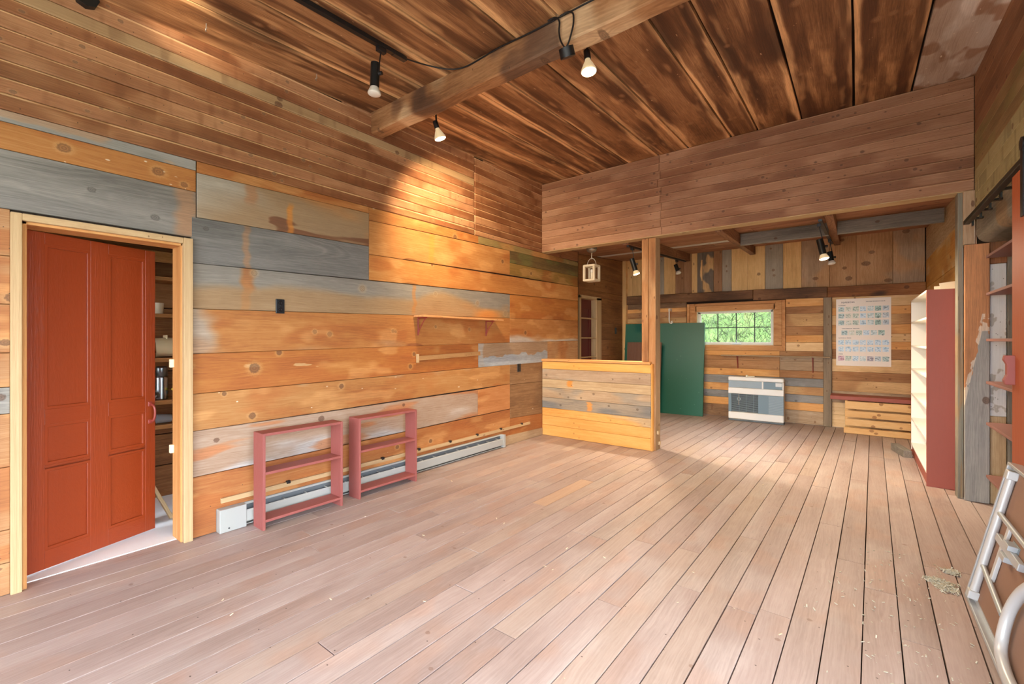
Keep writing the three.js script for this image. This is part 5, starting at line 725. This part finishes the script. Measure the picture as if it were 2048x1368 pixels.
{
  const t = thing('folding_table', 'grey metal folding table leaning on its long edge at the right', 'table', [0.466, 0.003, -3.463]);
  const e2 = V(0.162, 0.755, 0).normalize(), nrm = V(-1, 0, 0).addScaledVector(e2, e2.x).normalize();
  t.quaternion.setFromRotationMatrix(new THREE.Matrix4().makeBasis(V(0, 0, 1), e2, nrm)); // x along the table, y up its width, z out of the underside
  const al = plain(0xb4bcc2, 0.35, { metalness: 0.35 }), lt = plain(0xc7ccce, 0.35, { metalness: 0.2 }), tan = plain(0x8d6f5d, 0.75, { bumpMap: BUMP, bumpScale: 0.0005 }), L = 1.83, W = 0.775;
  mesh('table_top', rbx(0.004, L - 0.004, 0.004, W - 0.004, -0.055, -0.03, 0.003), tan, t);
  const rim = (x0, x1, y0, y1) => mesh('rim_rail', rbx(x0, x1, y0, y1, -0.058, 0.0, 0.004, 2), al, t); rim(0, 0.016, 0, W); rim(L - 0.016, L, 0, W); rim(0.016, L - 0.016, 0, 0.016); rim(0.016, L - 0.016, W - 0.016, W);
  mesh('rim_flange', bx(0.016, 0.034, 0.016, W - 0.016, -0.03, -0.026), al, t); mesh('rim_flange', bx(0.034, L - 0.034, 0.016, 0.036, -0.03, -0.026), al, t);
  for (let i = 0; i < 6; i++) mesh('rivet', rod([0.026, 0.09 + i * 0.12, -0.028], [0.026, 0.09 + i * 0.12, -0.022], 0.004, 8), plain(0x5d646a, 0.4), t);
  mesh('pivot_tube', rod([0.085, 0.05, -0.011], [0.085, W - 0.03, -0.011], 0.018, 16), lt, t); for (const y of [0.03, W - 0.075]) mesh('pivot_cap', rbx(0.062, 0.11, y, y + 0.045, -0.032, 0.012, 0.006), lt, t);
  mesh('leg_rail', rod([0.10, 0.515, -0.01], [0.86, 0.52, 0.0], 0.012, 12), al, t); mesh('leg_rail', rod([0.10, 0.22, -0.012], [0.60, 0.195, 0.002], 0.012, 12), al, t);
  mesh('leg_tube', tube([[1.25, 0.60, 0.0], [1.0, 0.56, 0.0], [0.80, 0.44, 0.0], [0.70, 0.35, 0.0], [0.65, 0.25, 0.0], [0.655, 0.15, 0.0], [0.69, 0.085, 0.0], [0.78, 0.055, 0.0], [1.0, 0.05, 0.0], [1.6, 0.05, 0.0]], 0.021, 60, 14), lt, t);
  const br = mesh('brace_channel', rbx(0.16, 0.56, 0.395, 0.43, -0.028, -0.004, 0.004), al, t); mesh('brace_latch', rbx(0.33, 0.42, 0.37, 0.395, -0.028, 0.008, 0.003), al, br); mesh('brace_latch', rbx(0.33, 0.42, 0.43, 0.455, -0.028, 0.008, 0.003), al, br); mesh('latch_plate', bx(0.32, 0.43, 0.365, 0.46, -0.03, -0.027), plain(0x8b959c, 0.3, { metalness: 0.6 }), br);
  mesh('brace_strut', rbx(0.23, 0.265, 0.21, 0.40, -0.028, -0.012, 0.003), lt, t); mesh('brace_strut', rbx(0.24, 0.275, 0.43, 0.51, -0.028, -0.014, 0.003), lt, t);
}
// shavings on the floor
{
  const chip = (() => { const g = new THREE.BoxGeometry(0.02, 0.004, 0.008, 3, 1, 1), p = g.attributes.position; for (let i = 0; i < p.count; i++) p.setY(i, p.getY(i) + 0.0035 * Math.sin(p.getX(i) * 150)); g.computeVertexNormals(); return g; })(), cm = plain(0xb9b7a6, 0.9), M = new THREE.Matrix4(), q = new THREE.Quaternion(), e = new THREE.Euler();
  const spots = []; const g2 = () => (rnd() + rnd() + rnd() - 1.5) / 1.5;
  for (let i = 0; i < 900; i++) { const c = [[0.40, -3.50, 0.07, 0.10], [0.45, -3.74, 0.05, 0.045], [0.36, -3.56, 0.06, 0.05]][i % 3]; spots.push([c[0] + g2() * c[2], 0.004 + 0.014 * rnd() * rnd(), c[1] + g2() * c[3], rr(0.35, 0.9)]); }
  for (let i = 0; i < 260; i++) { const z = rr(-3.9, -1.9); spots.push([rr(0.02, 0.44) - (rnd() < 0.3 ? rr(0, 0.3) : 0), 0.004, z, rr(0.2, 0.75)]); }
  const im = new THREE.InstancedMesh(chip, cm, spots.length); spots.forEach(([x, y, z, s], i) => { q.setFromEuler(e.set(rr(-0.3, 0.3), rr(0, 6.28), y > 0.01 ? rr(-0.7, 0.7) : rr(-0.15, 0.15))); M.compose(V(x, y, z), q, V(s, s, s)); im.setMatrixAt(i, M); });
  im.name = 'wood_shavings'; im.castShadow = im.receiveShadow = true; scene.add(im); tag(im, 'pale wood shavings scattered on the floor beside the folding table', 'shavings', null, 'stuff');
  const im2 = new THREE.InstancedMesh(chip, plain(0xc9b79c, 0.9), 46); for (let i = 0; i < 46; i++) { q.setFromEuler(e.set(0, rr(0, 6.28), rr(-0.1, 0.1))); const s = rr(0.4, 0.9); M.compose(V(rr(-3.2, 0.1), 0.004, rr(-5, -0.9)), q, V(s, s, s)); im2.setMatrixAt(i, M); }
  im2.name = 'floor_crumbs'; im2.castShadow = true; scene.add(im2); tag(im2, 'tiny tan wood crumbs strewn over the main floor', 'debris', null, 'stuff');
}

// ---------------------------------------------------------------- outside: meadow ground and the bank behind the far window
{
  const n = 128, data = new Uint8Array(n * n * 4); for (let y = 0; y < n; y++) for (let x = 0; x < n; x++) { const t = fb(x / n * 16, y / n * 16, 16, 5), i = (y * n + x) * 4; data[i] = 52 + 60 * t; data[i + 1] = 74 + 66 * t; data[i + 2] = 34 + 40 * t; data[i + 3] = 255; }
  const tx = new THREE.DataTexture(data, n, n); tx.colorSpace = THREE.SRGBColorSpace; tx.wrapS = tx.wrapT = THREE.RepeatWrapping; tx.magFilter = THREE.LinearFilter; tx.repeat.set(30, 30); tx.needsUpdate = true;
  const gm = new THREE.MeshStandardMaterial({ map: tx, roughness: 1 });
  const g = new THREE.PlaneGeometry(80, 80); g.rotateX(-Math.PI / 2); g.translate(0, -0.16, 0); tag(mesh('ground', g, gm), 'green meadow ground around the barn', 'ground', null, 'structure');
  { const d2 = new Uint8Array(n * n * 4); for (let y = 0; y < n; y++) for (let x = 0; x < n; x++) { const t = vn(x * 0.5, y * 0.5, 64, 8) * 0.6 + fb(x / n * 8, y / n * 8, 8, 2) * 0.6, i = (y * n + x) * 4; d2[i] = 128 + 60 * t; d2[i + 1] = 124 + 60 * t; d2[i + 2] = 116 + 58 * t; d2[i + 3] = 255; }
    const t3 = new THREE.DataTexture(d2, n, n); t3.colorSpace = THREE.SRGBColorSpace; t3.wrapS = t3.wrapT = THREE.RepeatWrapping; t3.magFilter = THREE.LinearFilter; t3.repeat.set(12, 12); t3.needsUpdate = true;
    const gy = new THREE.PlaneGeometry(20, 16); gy.rotateX(-Math.PI / 2); gy.translate(0, -0.13, 8); tag(mesh('added_bounce_gravel', gy, new THREE.MeshStandardMaterial({ map: t3, roughness: 1 })), 'unseen pale gravel added outside the barn doorway to bounce neutral light indoors', 'yard', null, 'structure'); }  // added pale ground, out of view: bounces neutral light in and lifts the ceiling
  const b = new THREE.PlaneGeometry(24, 9, 60, 24); b.rotateX(-0.72); { const p = b.attributes.position; for (let i = 0; i < p.count; i++) p.setY(i, p.getY(i) + 0.25 * (fb(p.getX(i) + 20, p.getZ(i) + 20, 255, 3) - 0.5)); b.computeVertexNormals(); } const tx2 = tx.clone(); tx2.repeat.set(10, 4); tx2.needsUpdate = true;
  const bm = mesh('grass_bank', b, new THREE.MeshStandardMaterial({ map: tx2, roughness: 1 })); bm.position.set(-2, 2.2, -14.4); tag(bm, 'steep grassy bank outside the far window', 'bank', null, 'structure');
  const bl = new THREE.BufferGeometry(); bl.setAttribute('position', new THREE.Float32BufferAttribute([-0.012, 0, 0, 0.012, 0, 0, 0.02, 0.2, 0.03, -0.012, 0, 0, 0.02, 0.2, 0.03, 0.002, 0.2, 0.03, 0.002, 0.2, 0.03, 0.02, 0.2, 0.03, 0.06, 0.36, 0.1], 3)); bl.computeVertexNormals();
  const im = new THREE.InstancedMesh(bl, new THREE.MeshStandardMaterial({ color: 0xffffff, roughness: 0.8, side: THREE.DoubleSide }), 16000), M = new THREE.Matrix4(), q = new THREE.Quaternion(), e = new THREE.Euler(), col = new THREE.Color();
  const R = 0.72; for (let i = 0; i < 16000; i++) { const x = rr(-7, 1.5), s = rr(-4.2, 2.5); // placed along the slope
    const up = s; const py = 2.2 + up * Math.cos(Math.PI / 2 - R) * 1, pz = -14.4 - up * Math.sin(Math.PI / 2 - R); q.setFromEuler(e.set(rr(-0.8, 1.1), rr(0, 6.28), rr(-1.2, 1.2))); const k = rr(0.4, 1.0); M.compose(V(x, py + 0.05, pz), q, V(k, k, k)); im.setMatrixAt(i, M); const t = rnd(); col.setRGB(0.03 + 0.085 * t * t, 0.05 + 0.10 * t * t, 0.015 + 0.035 * t * t); im.setColorAt(i, col); }
  im.name = 'bank_grass'; im.castShadow = im.receiveShadow = true; scene.add(im); tag(im, 'tangled green grass on the bank outside the far window', 'grass', null, 'stuff');
}

renderer.render(scene, camera);
